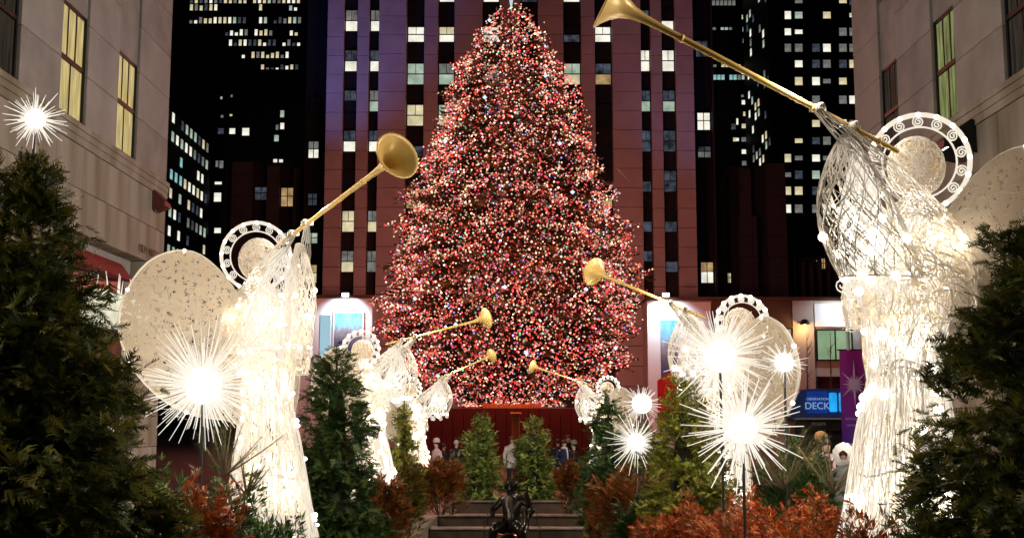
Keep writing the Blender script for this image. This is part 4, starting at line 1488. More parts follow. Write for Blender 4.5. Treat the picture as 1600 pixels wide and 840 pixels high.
for (x_, Y_, z_, ph, mp_, mY, bp_, lab, tl, det, pl, pw) in A_defs:
    m, v = trumpet(mp_, mY, bp_, tl, 1.8, 1 if det > .8 else -1)
    n = v.normalized()
    wire_angel((x_, Y_, z_), R(ph), lab, pl, (m + n * .30, m + n * .52), det, pw * 2.2, 1.35 if det > 1.1 else 1.0)

# ------------------------------------------------------------------ starbursts on poles
ray = MB()
ray.tubes(np.array([[(0, 0, .06), (0, 0, .5), (0, 0, 1.0)]]), [.009, .0062, .0030], 3, cap=True)
ray_me = ray.mesh('ray', M['ray'])


def starburst(px, py, rpx, Y, label, n, base_z, power, core=.16, thick=1.0, lean=0.0):
    c = P(px, py, Y)
    Rm = rpx * Y / FPX
    root = thing('starburst', (c.x, c.y, base_z), label, 'starburst light', 'starburst lights on poles')
    h = c.z - base_z
    b = MB(); b.tubes(np.array([[(0, 0, 0), (0, 0, h * .5), (0, 0, h)]]), .011, 6, cap=True); b.lathe([(.06, 0), (.06, .015), (.012, .03)], 8)
    b.build('pole', M['black_metal'], root)
    b = MB(); b.ball((0, 0, h), Rm * core, 12, 8); b.build('core', M['ray_core'], root, True)  # ball oversized to stand for the bloom around the lamp
    gold_ = math.pi * (3 - math.sqrt(5))
    for i in range(n):
        zz_ = 1 - 2 * (i + .5) / n
        a = i * gold_
        q_ = math.sqrt(1 - zz_ * zz_)
        d = Vector((q_ * math.cos(a), q_ * math.sin(a), zz_)) + Vector((random.gauss(0, .07), random.gauss(0, .07), random.gauss(0, .07)))
        L = Rm * random.uniform(.62, 1.08)
        t = thick * random.uniform(.75, 1.15)
        o = inst(ray_me, 'ray', root, (0, 0, h), d.to_track_quat('Z', 'Y').to_euler(), (t, t, L))
    # short dense spines added to shape the inner glow
    b = MB()
    S = []
    for i in range(170):
        d = np.array([random.gauss(0, 1) for _ in range(3)]); d /= np.linalg.norm(d)
        S.append([np.array((0, 0, h)) + d * Rm * .1, np.array((0, 0, h)) + d * Rm * random.uniform(.3, .55)])
    b.tubes(np.array(S), .0036 * thick, 3)
    b.build('glow_spine', M['ray'], root)
    if power:
        for k in range(3):
            a = k * 2.1 + .5
            point_light((c.x + Rm * .5 * math.cos(a), c.y + Rm * .5 * math.sin(a), c.z), power * .9, (1, .88, .68), .06)
    return root


def soil_z(Y): return ground_z(Y) + .36


starburst(55, 186, 52, 8.4, 'small starburst high at the upper left above the cypress top', 80, soil_z(8.4), 14, .30, .75)
starburst(318, 602, 108, 8.3, 'large starburst at left in front of the angel wing', 190, soil_z(8.3), 40, .27, .8)
starburst(1125, 556, 92, 9.0, 'upper large starburst at right with bright round core', 150, soil_z(9.0), 34, .28, .9)
starburst(1160, 668, 100, 7.6, 'lower large starburst at right with long spread rays above red shrubs', 105, soil_z(7.6), 30, .24, .95)
starburst(1225, 566, 38, 9.4, 'small starburst on a pale pole left of the purple banner', 60, soil_z(9.4), 8, .38, .7)
starburst(1003, 630, 36, 14.5, 'small starburst, upper of the two beside the far right evergreen', 70, soil_z(14.5), 14, .42, 1.0)
starburst(994, 690, 50, 13.5, 'mid size starburst, lower of the two beside the far right evergreen', 90, soil_z(13.5), 14, .26, .9)

# ------------------------------------------------------------------ evergreens
def evergreen(name, label, px, top_y, base_z, hw, Y, n, size, mat, group, tilt=(-.5, .35), power_prof=.8, lumpy=.16, taper=1.0, cat='evergreen', sway=0.0, seg=7):
    top = P(px, top_y, Y)
    H = top.z - base_z
    root = thing(name, (top.x, Y, base_z), label, cat, group)
    b = MB()
    zz = np.linspace(0, H * .93, 7)
    b.tubes(np.array([[(sway * (z / H) ** 2, 0, z) for z in zz]]), .05 * (H / 2.5) * (1 - zz / H) + .006, 7, cap=True)
    for i in range(10):
        z0 = H * random.uniform(.1, .75); a = random.uniform(0, 6.28); r_ = hw * (1 - z0 / H) * .8
        b.tubes(np.array([[(0, 0, z0), (r_ * .5 * math.cos(a), r_ * .5 * math.sin(a), z0 + .05), (r_ * math.cos(a), r_ * math.sin(a), z0 + .14)]]), [.014, .010, .004], 4)
    b.build('trunk', M['bark'], root)
    f1, f2, f3 = rng.uniform(0, 6, 3)
    prof = lambda t_: hw * np.clip((1 - t_) ** power_prof, .03, 1) * np.clip(.62 + 3 * t_, 0, 1)
    # fronds grow in clumps, one clump per bough
    nc = n // 15
    tc_ = 1 - rng.random(nc) ** (1 / (1 + power_prof)) * .985
    ac_ = rng.random(nc) * 2 * math.pi
    kc_ = np.sqrt(rng.uniform(.25, 1, nc)) * rng.uniform(.86, 1.14, nc)
    el_ = rng.uniform(tilt[0], tilt[1], nc) + .9 * tc_ ** 3
    ci = rng.integers(0, nc, n)
    t, a = tc_[ci], ac_[ci]
    lump_ = 1 + lumpy * (np.sin(3 * a + 9 * t + f1) * .5 + np.sin(5 * a - 16 * t + f2) * .5 + np.sin(2 * a + 27 * t + f3) * .5)
    r_ = prof(t) * lump_ * kc_[ci]
    od = np.stack([np.cos(a), np.sin(a), el_[ci]], 1) + rng.normal(0, .42, (n, 3))
    sz = size * rng.uniform(.5, 1.2, n) * (1 - .35 * t)
    pos = np.stack([r_ * np.cos(a) + sway * t ** 2, r_ * np.sin(a), t * H], 1) + rng.normal(0, .34, (n, 3)) * size * np.array((1, 1, .7)) - od * sz[:, None] * .6
    cr = MB()
    for k in range(6):
        tv, tf = frond_joined(seg, random.uniform(.38, .6), random.uniform(-.05, .35), random.uniform(.55, .95))
        tv = tv + np.stack([0 * tv[:, 0], .18 * random.uniform(-1, 1) * tv[:, 0] ** 2, 0 * tv[:, 0]], 1)
        sel = np.arange(n) % 6 == k
        cr.scatter(tv, tf, basis(od[sel], rng.normal(0, .6, sel.sum())), sz[sel], pos[sel])
    # dark shell added for shade inside the crown, blocks the view through
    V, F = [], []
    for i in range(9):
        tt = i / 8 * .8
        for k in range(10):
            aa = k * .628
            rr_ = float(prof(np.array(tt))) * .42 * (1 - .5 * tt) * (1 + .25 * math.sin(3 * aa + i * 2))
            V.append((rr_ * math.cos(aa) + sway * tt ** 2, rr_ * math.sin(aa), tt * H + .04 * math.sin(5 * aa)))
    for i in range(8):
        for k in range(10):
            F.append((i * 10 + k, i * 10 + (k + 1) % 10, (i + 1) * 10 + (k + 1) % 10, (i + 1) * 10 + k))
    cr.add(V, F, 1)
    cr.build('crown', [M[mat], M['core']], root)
    return root


G1 = 'evergreens in the garden beds'
evergreen('cypress_tree', 'big dark cypress filling the lower left corner of the view', 50, 238, .12, 1.0, 6.3, 15000, .165, 'cypress', G1, power_prof=.72, lumpy=.22)
evergreen('cypress_tree', 'big dark cypress at the right edge in front of the largest angel', 1612, 352, .15, .72, 5.2, 14000, .13, 'cypress', G1, power_prof=.5, lumpy=.5)
evergreen('cypress_tree', 'dense green cypress between the large left angel and the second one', 527, 540, -.05, .52, 12.5, 5200, .17, 'green_dark', G1, power_prof=.42)
evergreen('cypress_tree', 'slim yellow green cypress far left beside the farthest left angel', 632, 608, -.3, .36, 22, 1800, .18, 'cypress_mid', G1, power_prof=.5)
evergreen('cypress_tree', 'bright yellow green cypress under the upper large starburst', 1066, 590, .1, .46, 10.5, 4600, .14, 'cypress_mid', G1, power_prof=.42)
evergreen('cypress_tree', 'dark green evergreen left of the small starburst pair', 950, 608, -.2, .50, 19, 2000, .22, 'green_dark', G1, power_prof=.55)
evergreen('cypress_tree', 'dim evergreen just behind the lower small starburst', 1000, 650, -.1, .5, 16.5, 1200, .22, 'cypress_mid', G1)
evergreen('spruce_tree', 'small bushy spruce at the pool end, left of the pair', 750, 645, -.98, .80, 35.0, 3000, .26, 'spruce', 'pair of spruces at the pool end', tilt=(-.2, .6), power_prof=.45, seg=5)
evergreen('spruce_tree', 'small bushy spruce at the pool end, right of the pair', 834, 650, -.98, .78, 35.5, 3000, .26, 'spruce', 'pair of spruces at the pool end', tilt=(-.2, .6), power_prof=.45, seg=5)


# stiff pine boughs
def pine_bough(px, py, Y, hgt, n, label):
    p = P(px, py, Y)
    root = thing('pine_plant', p, label, 'young pine', 'stiff young pines in the beds')
    stems, needles = MB(), MB()
    tv = np.array([(0, .006, 0), (0, -.006, 0), (1, 0, .0)]); tf = np.array([(0, 1, 2)])
    for i in range(n):
        a = 2 * math.pi * i / n + random.uniform(-.3, .3)
        el = random.uniform(.35, 1.35)
        L = hgt * random.uniform(.7, 1.1)
        d = np.array((math.cos(a) * math.cos(el), math.sin(a) * math.cos(el), math.sin(el)))
        t_ = np.linspace(0, 1, 6)
        c = t_[:, None] * d * L + np.stack([0 * t_, 0 * t_, .10 * L * t_ ** 2], 1)
        stems.tubes(c[None], .008 * (1 - .7 * t_), 4)
        m_ = 150
        tt = rng.uniform(.12, 1.0, m_)
        base = np.stack([np.interp(tt, t_, c[:, j]) for j in range(3)], 1)
        nd = rng.normal(0, 1, (m_, 3)); nd -= (nd @ d)[:, None] * d; nd /= np.linalg.norm(nd, axis=1, keepdims=True)
        nd = nd * .75 + d * .8
        needles.scatter(tv, tf, basis(nd, rng.uniform(0, 3, m_)), rng.uniform(.07, .11, m_) * hgt / .5, base)
    stems.build('stem', M['bark'], root)
    needles.build('needles', M['pine'], root)


pine_bough(350, 742, 8.8, .46, 12, 'stiff young pine fanning out below the large left starburst')
pine_bough(1225, 762, 8.6, .50, 12, 'stiff young pine fanning out right of the lower large starburst')
pine_bough(1302, 768, 7.8, .36, 10, 'short stiff young pine at the foot of the largest angel')
pine_bough(385, 772, 9.0, .32, 9, 'small stiff pine at the foot of the large left angel')


# shrubs: mounds of small pointed leaves on thin stems
def shrub(px, py, hwpx, hpx, Y, mat, label, n, leaf=.075, spread=1.0):
    p = P(px, py, Y)
    q_ = Y / FPX
    rx, rz = hwpx * q_, hpx * q_
    zb = ground_z(Y) + .2
    top = p.z + rz
    Hh = max(top - zb, .3)
    root = thing('shrub', (p.x, Y, zb), label, 'shrub', 'low shrubs along the pool')
    st_, lf = MB(), MB()
    S = []
    for i in range(34):
        a = random.uniform(0, 6.28); k = random.uniform(.2, 1) ** .5
        e = np.array((rx * k * math.cos(a), rx * .8 * k * math.sin(a), Hh * (1 - .45 * k * k) * random.uniform(.8, 1.08)))
        S.append([np.array((e[0] * .2, e[1] * .2, 0)), e * np.array((.7, .7, .5)), e])
    st_.tubes(np.array(S), [.007, .005, .002], 3)
    st_.build('stem', M['bark'], root)
    a = rng.random(n) * 2 * math.pi
    k = np.sqrt(rng.random(n))
    lump_ = 1 + .16 * np.sin(a * 4 + 1) + .12 * np.sin(a * 7)
    hz = Hh * (1 - .26 * k ** 2.4) * (1 + .10 * np.sin(9 * k * np.cos(a) + 3) + .08 * np.sin(11 * k * np.sin(a)))
    z = hz * (1 - np.abs(rng.normal(0, .36, n)))
    pos = np.stack([rx * k * np.cos(a) * lump_, rx * .8 * k * np.sin(a) * lump_, np.clip(z, .02, None)], 1)
    od = np.stack([np.cos(a) * k + rng.normal(0, .5, n), np.sin(a) * k + rng.normal(0, .5, n), rng.uniform(.1, 1.3, n)], 1)
    tv = np.array([(0, 0, 0), (.45, .16, .02), (1, 0, -.08), (.45, -.16, .02), (.3, .3, .05), (.75, .45, .0), (.3, -.3, .05), (.75, -.45, 0)])
    tf = np.array([(0, 1, 3), (1, 2, 3), (0, 5, 4), (0, 6, 7)])
    lf.scatter(tv, tf, basis(od, rng.uniform(-1, 1, n)), leaf * rng.uniform(.6, 1.4, n), pos)
    lf.build('foliage', M[mat], root)


for a in (
    (312, 818, 70, 40, 7.6, 'red_leaf', 'red orange shrub at lower left below the large starburst', 3600, .06),
    (352, 800, 60, 40, 9.0, 'green_dark', 'dark green shrub at the foot of the large left angel', 1500, .08),
    (420, 840, 60, 22, 8.6, 'green_dark', 'low dark shrub at the lower edge in front of the large left angel', 1200, .07),
    (598, 792, 34, 34, 15, 'rust_leaf', 'rust red shrub right of the dense green cypress', 2200, .10),
    (638, 762, 20, 30, 19.5, 'olive_leaf', 'olive and rust shrub left of the pool coping', 1500, .12),
    (688, 752, 32, 28, 26, 'rust_leaf', 'reddish shrub at the far left of the pool', 1500, .16),
    (898, 752, 24, 24, 28, 'rust_leaf', 'dull red shrub at the far right of the pool', 1300, .16),
    (938, 768, 22, 28, 20.5, 'green_dark', 'dark green shrub right of the far pool coping', 1300, .12),
    (985, 785, 58, 40, 15.5, 'rust_leaf', 'orange red shrub below the small starburst pair', 2800, .10),
    (1010, 815, 45, 30, 12.5, 'green_dark', 'dark green shrub at the foot of the bright cypress', 1600, .09),
    (1090, 834, 90, 36, 9.2, 'red_leaf', 'red orange shrub at lower right, leftmost of the row along the bed', 4400, .06),
    (1190, 832, 105, 38, 8.4, 'red_leaf', 'red orange shrub under the lower large starburst', 4800, .055),
    (1290, 832, 95, 36, 7.9, 'red_leaf', 'red orange shrub beside the hem of the largest angel', 4400, .052),
    (1245, 750, 62, 40, 10.2, 'green_dark', 'dark green shrub behind the red shrubs right of the lower large starburst', 2400, .08),
    (1350, 850, 70, 30, 6.2, 'red_leaf', 'red shrub at the lower edge in front of the largest angel', 1600, .055),
    (1450, 850, 60, 50, 6.0, 'green_dark', 'dark shrub low between the largest angel and the near cypress', 1400, .06),
    (255, 815, 60, 50, 8.2, 'green_dark', 'dark shrub low beside the big left cypress', 1400, .08),
    (1000, 770, 30, 40, 17, 'olive_leaf', 'olive shrub behind the lower small starburst', 1000, .11),
    (1095, 735, 48, 40, 12, 'olive_leaf', 'olive green shrub behind the bright cypress', 1500, .09),
):
    shrub(*a)

# ------------------------------------------------------------------ bronze fountain figure
def skin_fig(name, J, E, root_j, mat, parent, levels=1):
    names = list(J)
    me = bpy.data.meshes.new(name)
    me.from_pydata([J[k][0] for k in names], [(names.index(a), names.index(b)) for a, b in E], [])
    o = bpy.data.objects.new(name, me)
    C.objects.link(o)
    o.parent = parent
    md = o.modifiers.new('skin', 'SKIN')
    md.use_smooth_shade = True
    for i, k in enumerate(names):
        r_ = J[k][1]
        me.skin_vertices[0].data[i].radius = (r_, r_) if np.isscalar(r_) else r_
        me.skin_vertices[0].data[i].use_root = (k == root_j)
    if levels:
        sd = o.modifiers.new('smooth', 'SUBSURF'); sd.levels = levels; sd.render_levels = levels
    dg = bpy.context.evaluated_depsgraph_get()
    ev = bpy.data.meshes.new_from_object(o.evaluated_get(dg))
    ev.name = name
    ev.materials.clear(); ev.materials.append(mat)
    for p_ in ev.polygons: p_.use_smooth = True
    o.modifiers.clear()
    o.data = ev
    return o


fy = 20.0
fz = P(800, 840, fy).z - .25
fig = thing('fountain_statue', (P(798, 800, fy).x, fy, fz - .12), 'dark bronze figure riding a fish in the pool, arms raised', 'statue')
fig.scale = (1.1, 1.1, 1.1)
fig.rotation_euler = (0, 0, R(-14))
b = MB(); b.bevel_box(-.30, .30, -.28, .28, -.45, .05, .03); b.build('base', M['basin'], fig)
J = {'pel': ((.0, .0, .52), .13), 'sp': ((.0, .03, .68), .12), 'ch': ((.02, .04, .86), .145), 'nk': ((.01, .03, 1.0), .055), 'hd': ((.0, .0, 1.10), .085), 'tp': ((-.01, -.01, 1.19), .06),
     'ls': ((-.15, .04, .90), .065), 'le': ((-.26, -.08, .76), .05), 'lh': ((-.22, -.26, .70), .042), 'lf': ((-.21, -.33, .70), .03),
     'rs': ((.17, .05, .91), .065), 're': ((.30, .0, .80), .05), 'rh': ((.26, -.05, 1.0), .04), 'rf': ((.26, -.06, 1.07), .03),
     'lk': ((-.20, -.30, .50), .085), 'la': ((-.26, -.16, .18), .05), 'lt': ((-.28, -.27, .12), .035), 'lhp': ((-.08, -.03, .50), .11),
     'rk': ((.20, -.28, .52), .085), 'ra': ((.26, -.12, .20), .05), 'rt': ((.28, -.23, .13), .035), 'rhp': ((.08, -.03, .50), .11)}
E = [('pel', 'sp'), ('sp', 'ch'), ('ch', 'nk'), ('nk', 'hd'), ('hd', 'tp'), ('ch', 'ls'), ('ls', 'le'), ('le', 'lh'), ('lh', 'lf'), ('ch', 'rs'), ('rs', 're'), ('re', 'rh'), ('rh', 'rf'),
     ('pel', 'lhp'), ('lhp', 'lk'), ('lk', 'la'), ('la', 'lt'), ('pel', 'rhp'), ('rhp', 'rk'), ('rk', 'ra'), ('ra', 'rt')]
skin_fig('figure', J, E, 'pel', M['bronze'], fig)
J = {'b': ((0, .0, .30), (.2, .17)), 'f': ((-.02, -.28, .28), (.19, .15)), 'm': ((-.04, -.48, .25), (.12, .09)), 'n': ((-.05, -.58, .24), (.06, .04)), 't1': ((.05, .28, .28), (.13, .11)), 't2': ((.12, .45, .42), (.07, .07)), 't3': ((.14, .5, .62), (.03, .05)),
     't4': ((.24, .52, .75), (.012, .06)), 't5': ((.02, .52, .76), (.012, .06)), 'd': ((0, 0, .12), (.15, .12))}
skin_fig('fish', J, [('b', 'f'), ('f', 'm'), ('m', 'n'), ('b', 't1'), ('t1', 't2'), ('t2', 't3'), ('t3', 't4'), ('t3', 't5'), ('b', 'd')], 'b', M['bronze'], fig)
b = MB()
b.tubes(np.array([[(.26, -.06, .62), (.26, -.06, 1.0), (.27, -.06, 1.12)]]), .016, 6, cap=True)
b.tubes(np.array([[(.12, -.06, 1.06), (.27, -.06, 1.06), (.36, -.06, 1.02)]]), .013, 6, cap=True)
b.build('staff', M['bronze'], fig)
b = MB()
for k in range(26):
    a = k * .7; r_ = .05 + .03 * math.sin(k)
    b.tubes(np.array([[(.06 * math.cos(a), .05 * math.sin(a), 1.14 + .04 * math.sin(k)), (.095 * math.cos(a), .09 * math.sin(a), 1.16 + .03 * math.cos(k)), (.09 * math.cos(a + .5), .085 * math.sin(a + .5), 1.08)]]), .014, 4, cap=True)
b.build('hair', M['bronze'], fig)

# ------------------------------------------------------------------ people
SKIN = [surf('skin_light', (.48, .28, .20), (.52, .31, .23), 6, .6), surf('skin_tan', (.34, .19, .12), (.38, .22, .15), 6, .6)]


def cloth(name, c): return surf(name, c, tuple(x * 1.3 for x in c), 9, .9, bump=.2)


M['coat_black'] = cloth('black_coat', (.012, .012, .016))
M['coat_navy'] = cloth('navy_coat', (.014, .02, .05))
M['coat_grey'] = cloth('grey_coat', (.12, .12, .13))
M['coat_white'] = cloth('white_jacket', (.5, .48, .48))
M['coat_pink'] = cloth('pale_pink_jacket', (.42, .28, .30))
M['trouser'] = cloth('dark_trousers', (.015, .016, .022))
M['hair_dark'] = surf('dark_hair', (.012, .008, .006), (.03, .02, .014), 20, .5)
M['hair_brown'] = surf('brown_hair', (.06, .03, .015), (.10, .05, .025), 20, .5)
M['fur_white'] = surf('white_fur', (.62, .60, .60), (.78, .76, .76), 25, .95, bump=.8)


def person(loc, rz, label, coat, hair, skin=0, hat=None, hood=None, scarf=None, hgt=1.70, arms='down', long_hair=False):
    k = hgt / 1.7
    root = thing('person', loc, label, 'person', 'people around the pool and rink', rz)
    root.scale = (k, k, k)
    if arms == 'up':
        hl, el = (-.10, -.30, 1.48), (-.27, -.12, 1.20)
        hr, er = (.10, -.30, 1.48), (.27, -.12, 1.20)
    else:
        hl, el = (-.25, -.06, .82), (-.26, .03, 1.08)
        hr, er = (.22, -.16, .92), (.26, .02, 1.08)
    J = {'pel': ((0, 0, .92), (.14, .10)), 'wa': ((0, 0, 1.08), (.125, .09)), 'ch': ((0, .01, 1.28), (.155, .105)), 'nb': ((0, .01, 1.42), .06), 'nk': ((0, 0, 1.48), .05), 'jaw': ((0, -.015, 1.54), .066), 'hd': ((0, 0, 1.62), .086), 'top': ((0, .01, 1.68), .055),
         'ls': ((-.17, .01, 1.36), .06), 'le': (el, .045), 'lw': (hl, .03), 'rs': ((.17, .01, 1.36), .06), 're': (er, .045), 'rw': (hr, .03),
         'lh': ((-.09, 0, .88), .085), 'lk': ((-.10, -.01, .48), .06), 'la': ((-.10, .02, .09), .04), 'lt': ((-.11, -.12, .03), .035),
         'rh': ((.09, 0, .88), .085), 'rk': ((.10, -.01, .48), .06), 'ra': ((.10, .02, .09), .04), 'rt': ((.11, -.12, .03), .035)}
    E = [('pel', 'wa'), ('wa', 'ch'), ('ch', 'nb'), ('nb', 'nk'), ('nk', 'jaw'), ('jaw', 'hd'), ('hd', 'top'), ('ch', 'ls'), ('ls', 'le'), ('le', 'lw'), ('ch', 'rs'), ('rs', 're'), ('re', 'rw'),
         ('pel', 'lh'), ('lh', 'lk'), ('lk', 'la'), ('la', 'lt'), ('pel', 'rh'), ('rh', 'rk'), ('rk', 'ra'), ('ra', 'rt')]
    for sd, h_, e_ in (('l', hl, el), ('r', hr, er)):      # palm and five fingers
        d = (Vector(h_) - Vector(e_)).normalized()
        sidev = d.cross(Vector((0, 0, 1))).normalized() if abs(d.z) < .9 else Vector((0, 1, 0))
        palm = Vector(h_) + d * .06
        J[sd + 'p'] = (tuple(palm), .026); E.append((sd + 'w', sd + 'p'))
        for f_ in range(4):
            tip = palm + d * (.07 + .012 * (1.5 - abs(f_ - 1.5))) + sidev * (f_ - 1.5) * .019
            J[f'{sd}f{f_}'] = (tuple(tip), .008); E.append((sd + 'p', f'{sd}f{f_}'))
        J[sd + 'th'] = (tuple(Vector(h_) + d * .07 + sidev * -.05), .009); E.append((sd + 'w', sd + 'th'))
    body = skin_fig('body', J, E, 'pel', SKIN[skin], root)
    # face
    b = MB(); b.ball((-.03, -.078, 1.625), (.011, .008, .008), 6, 4); b.ball((.03, -.078, 1.625), (.011, .008, .008), 6, 4); b.build('eyes', M['hair_dark'], root)
    b = MB(); b.add([(-.012, -.08, 1.585), (.012, -.08, 1.585), (0, -.105, 1.588), (0, -.08, 1.63)], [(0, 2, 3), (2, 1, 3), (0, 1, 2)]); b.build('nose', SKIN[skin], root)
    b = MB(); b.tubes(np.array([[(-.025, -.072, 1.555), (0, -.080, 1.552), (.025, -.072, 1.555)]]), .005, 5); b.build('mouth', surf('lips', (.30, .09, .08), (.32, .1, .09), 5, .5), root)
    # coat follows the body: torso shell plus sleeves
    b = MB()
    V, F = [], []
    rows_ = [(.66, .20, .15), (.80, .195, .15), (.95, .18, .14), (1.08, .165, .125), (1.22, .18, .135), (1.34, .20, .13), (1.41, .15, .10), (1.46, .075, .07)]
    for (z, a_, c_) in rows_:
        for i in range(16):
            t = 2 * math.pi * i / 16
            V.append((a_ * math.cos(t), .005 + c_ * math.sin(t), z))
    for r_ in range(len(rows_) - 1):
        for i in range(16):
            F.append((r_ * 16 + i, r_ * 16 + (i + 1) % 16, (r_ + 1) * 16 + (i + 1) % 16, (r_ + 1) * 16 + i))
    b.add(V, F)
    for s_, e_, h_ in (((-.17, .01, 1.37), el, hl), ((.17, .01, 1.37), er, hr)):
        pts = [Vector(s_), (Vector(s_) + Vector(e_)) / 2, Vector(e_), (Vector(e_) + Vector(h_)) / 2, Vector(e_).lerp(Vector(h_), .95)]
        b.tubes(np.array([pts]), [.078, .072, .064, .056, .05], 9, cap=True)
    b.build('coat', coat, root, True)
    b = MB()
    for s in (-1, 1):
        b.tubes(np.array([[(s * .09, 0, .9), (s * .10, -.01, .48), (s * .10, .015, .08)]]), [.105, .082, .062], 9, cap=True)
    b.build('trousers', M['trouser'], root, True)
    b = MB()
    b.ball((0, .022, 1.645), (.098, .098, .09), 12, 8)
    if long_hair: b.ball((0, .06, 1.54), (.105, .06, .17), 10, 7)
    b.build('hair', hair, root, True)
    if hat is not None:
        b = MB(); b.lathe([(.112, 1.655), (.116, 1.68), (.11, 1.73), (.08, 1.78), (.03, 1.80), (.002, 1.802)], 14); b.build('hat', hat, root, True)
    if hood is not None:
        b = MB()
        V, F = [], []
        for i in range(9):
            t = math.pi * (.12 + .88 * i / 8)      # opening at the front
            for j in range(16):
                a = 2 * math.pi * j / 16
                w = 1 + .05 * math.sin(5 * a + i * 2)
                V.append((.175 * math.sin(t) * math.cos(a) * w, .03 + -.14 * math.cos(t), 1.62 + .195 * math.sin(t) * math.sin(a) * w))
        for i in range(8):
            for j in range(16):
                F.append((i * 16 + j, i * 16 + (j + 1) % 16, (i + 1) * 16 + (j + 1) % 16, (i + 1) * 16 + j))
        b.add(V, F)
        b.build('hood', hood, root, True)
    if scarf is not None:
        b = MB(); t_ = np.linspace(0, 2 * math.pi, 15)[:-1]
        b.tubes(np.array([[(.085 * math.cos(a), .08 * math.sin(a), 1.46 + .012 * math.sin(2 * a)) for a in t_]]), .035, 7, closed=True)
        b.tubes(np.array([[(.04, -.10, 1.44), (.05, -.155, 1.28), (.055, -.16, 1.1)]]), .03, 6, cap=True)
        b.build('scarf', scarf, root, True)
    return root


def at_ground(px, Y): return (P(px, 700, Y).x, Y, ground_z(Y))


person(at_ground(1290, 19), R(15), 'dark haired woman in a black coat and pale scarf behind the young pine at right', M['coat_black'], M['hair_dark'], 0, scarf=M['coat_pink'], hgt=1.78, long_hair=True)
person(at_ground(1318, 17.5), R(-20), 'person in a large white fur hood beside the dark haired woman', M['coat_grey'], M['hair_brown'], 0, hood=M['fur_white'], hgt=1.62)
person(at_ground(1283, 24), R(30), 'person in a tan hat seen between kiosk and banner', cloth('tan_coat', (.3, .14, .06)), M['hair_brown'], 1, hat=cloth('tan_hat', (.35, .17, .08)), hgt=1.88)
person(at_ground(1345, 21), R(160), 'person in a red jacket at the foot of the purple banner', cloth('red_jacket', (.42, .02, .015)), M['hair_dark'], 1, hgt=1.5)
person(at_ground(800, 44), R(5), 'person in a white jacket standing between the two small spruces', M['coat_white'], M['hair_brown'], 0, hgt=1.84, long_hair=True)
person(at_ground(713, 42), R(170), 'grey haired person in a black coat with back turned, left of the left spruce', M['coat_black'], surf('grey_hair', (.4, .36, .34), (.5, .46, .44), 20, .6), 0, hgt=1.74)
person(at_ground(682, 39), R(-60), 'person in a pale pink hat and jacket beside the farthest left angel', M['coat_pink'], M['hair_dark'], 0, hat=M['coat_pink'], hgt=1.80)
person(at_ground(693, 43), R(100), 'dark haired person in a navy coat, second from the farthest left angel', M['coat_navy'], M['hair_dark'], 1, hgt=1.60)
person(at_ground(728, 45), R(150), 'person with a bare head and black coat half behind the left spruce', M['coat_black'], M['hair_brown'], 0, hgt=1.75)
person(at_ground(882, 41), R(20), 'person in a navy coat and white scarf right of the right spruce', M['coat_navy'], M['hair_dark'], 0, scarf=M['coat_white'], hgt=1.76)
person(at_ground(897, 40), R(-100), 'person in a black coat with a pale grey hat near the farthest right angel', M['coat_black'], M['hair_dark'], 0, hat=M['coat_grey'], hgt=1.72)
person(at_ground(872, 44), R(190), 'person in a black coat with back turned, close to the right spruce', M['coat_black'], M['hair_dark'], 1, hgt=1.74)
person(at_ground(888, 46), R(0), 'person holding a camera up to take a picture, behind the scarf wearer', M['coat_black'], M['hair_brown'], 0, hgt=1.86, arms='up')

# ------------------------------------------------------------------ blue ticket kiosk
KY = 44.0
kq = KY / FPX
kx = (1290 - 800) * kq
kz = lambda y: P(800, y, KY).z - ground_z(KY)
M['kiosk_blue'] = surf('blue_metal', (.03, .07, .28), (.04, .09, .34), 2, .4)
M['kiosk_lit'] = glow('backlit_deep_blue_panel', (.008, .035, .22), 1.0, .4, 2)
M['kiosk_cyan'] = glow('backlit_cyan_panel', (.02, .40, .95), 1.0, .35, 3)
M['kiosk_letter'] = glow('pale_blue_letters', (.40, .60, .85), .6)
M['kiosk_dark'] = surf('dark_kiosk_body', (.015, .014, .016), (.03, .026, .028), 3, .5)
ks = thing('ticket_kiosk', (kx, KY, ground_z(KY)), 'blue lit ticket kiosk with the word DECK, left of the purple banner', 'kiosk')
kw = lambda p: (p - 1290) * kq
b = MB()
# rounded header: chamfered left end
zt, zb_ = kz(607), kz(652)
prof = [(kw(1226), zb_), (kw(1345), zb_), (kw(1345), zt), (kw(1262), zt), (kw(1248), zt - .08), (kw(1236), zt - .45), (kw(1226), zb_ + .25)]
n = len(prof)
V = [(x_, -.02, z_) for x_, z_ in prof] + [(x_, 2.4, z_) for x_, z_ in prof]
b.add(V, [(i, (i + 1) % n, n + (i + 1) % n, n + i) for i in range(n)])
b.add(V, [(0, 1, 2), (0, 2, 3), (0, 3, 4), (0, 4, 5), (0, 5, 6)])
b.add(V, [(n, n + 2, n + 1), (n, n + 3, n + 2), (n, n + 4, n + 3), (n, n + 5, n + 4), (n, n + 6, n + 5)])
hd = b.build('header', M['kiosk_blue'], ks)
b = MB(); b.box(kw(1258), kw(1290), -.06, -.021, kz(645), kz(611)); b.build('panel', M['kiosk_lit'], ks)
for (a, c) in ((1292, 1304), (1307, 1319), (1322, 1335)):
    b = MB(); b.bevel_box(kw(a), kw(c), -.08, -.021, kz(643), kz(613), .04); b.build('panel', M['kiosk_cyan'], ks)
inst(text_mesh('DECK', .36, .008, M['kiosk_letter'], 'lettering'), 'lettering', ks, (kw(1273), -.075, kz(634)), (math.pi / 2, 0, 0))
inst(text_mesh('OBSERVATION', .125, .006, M['kiosk_letter'], 'lettering'), 'lettering', ks, (kw(1274), -.075, kz(623)), (math.pi / 2, 0, 0))
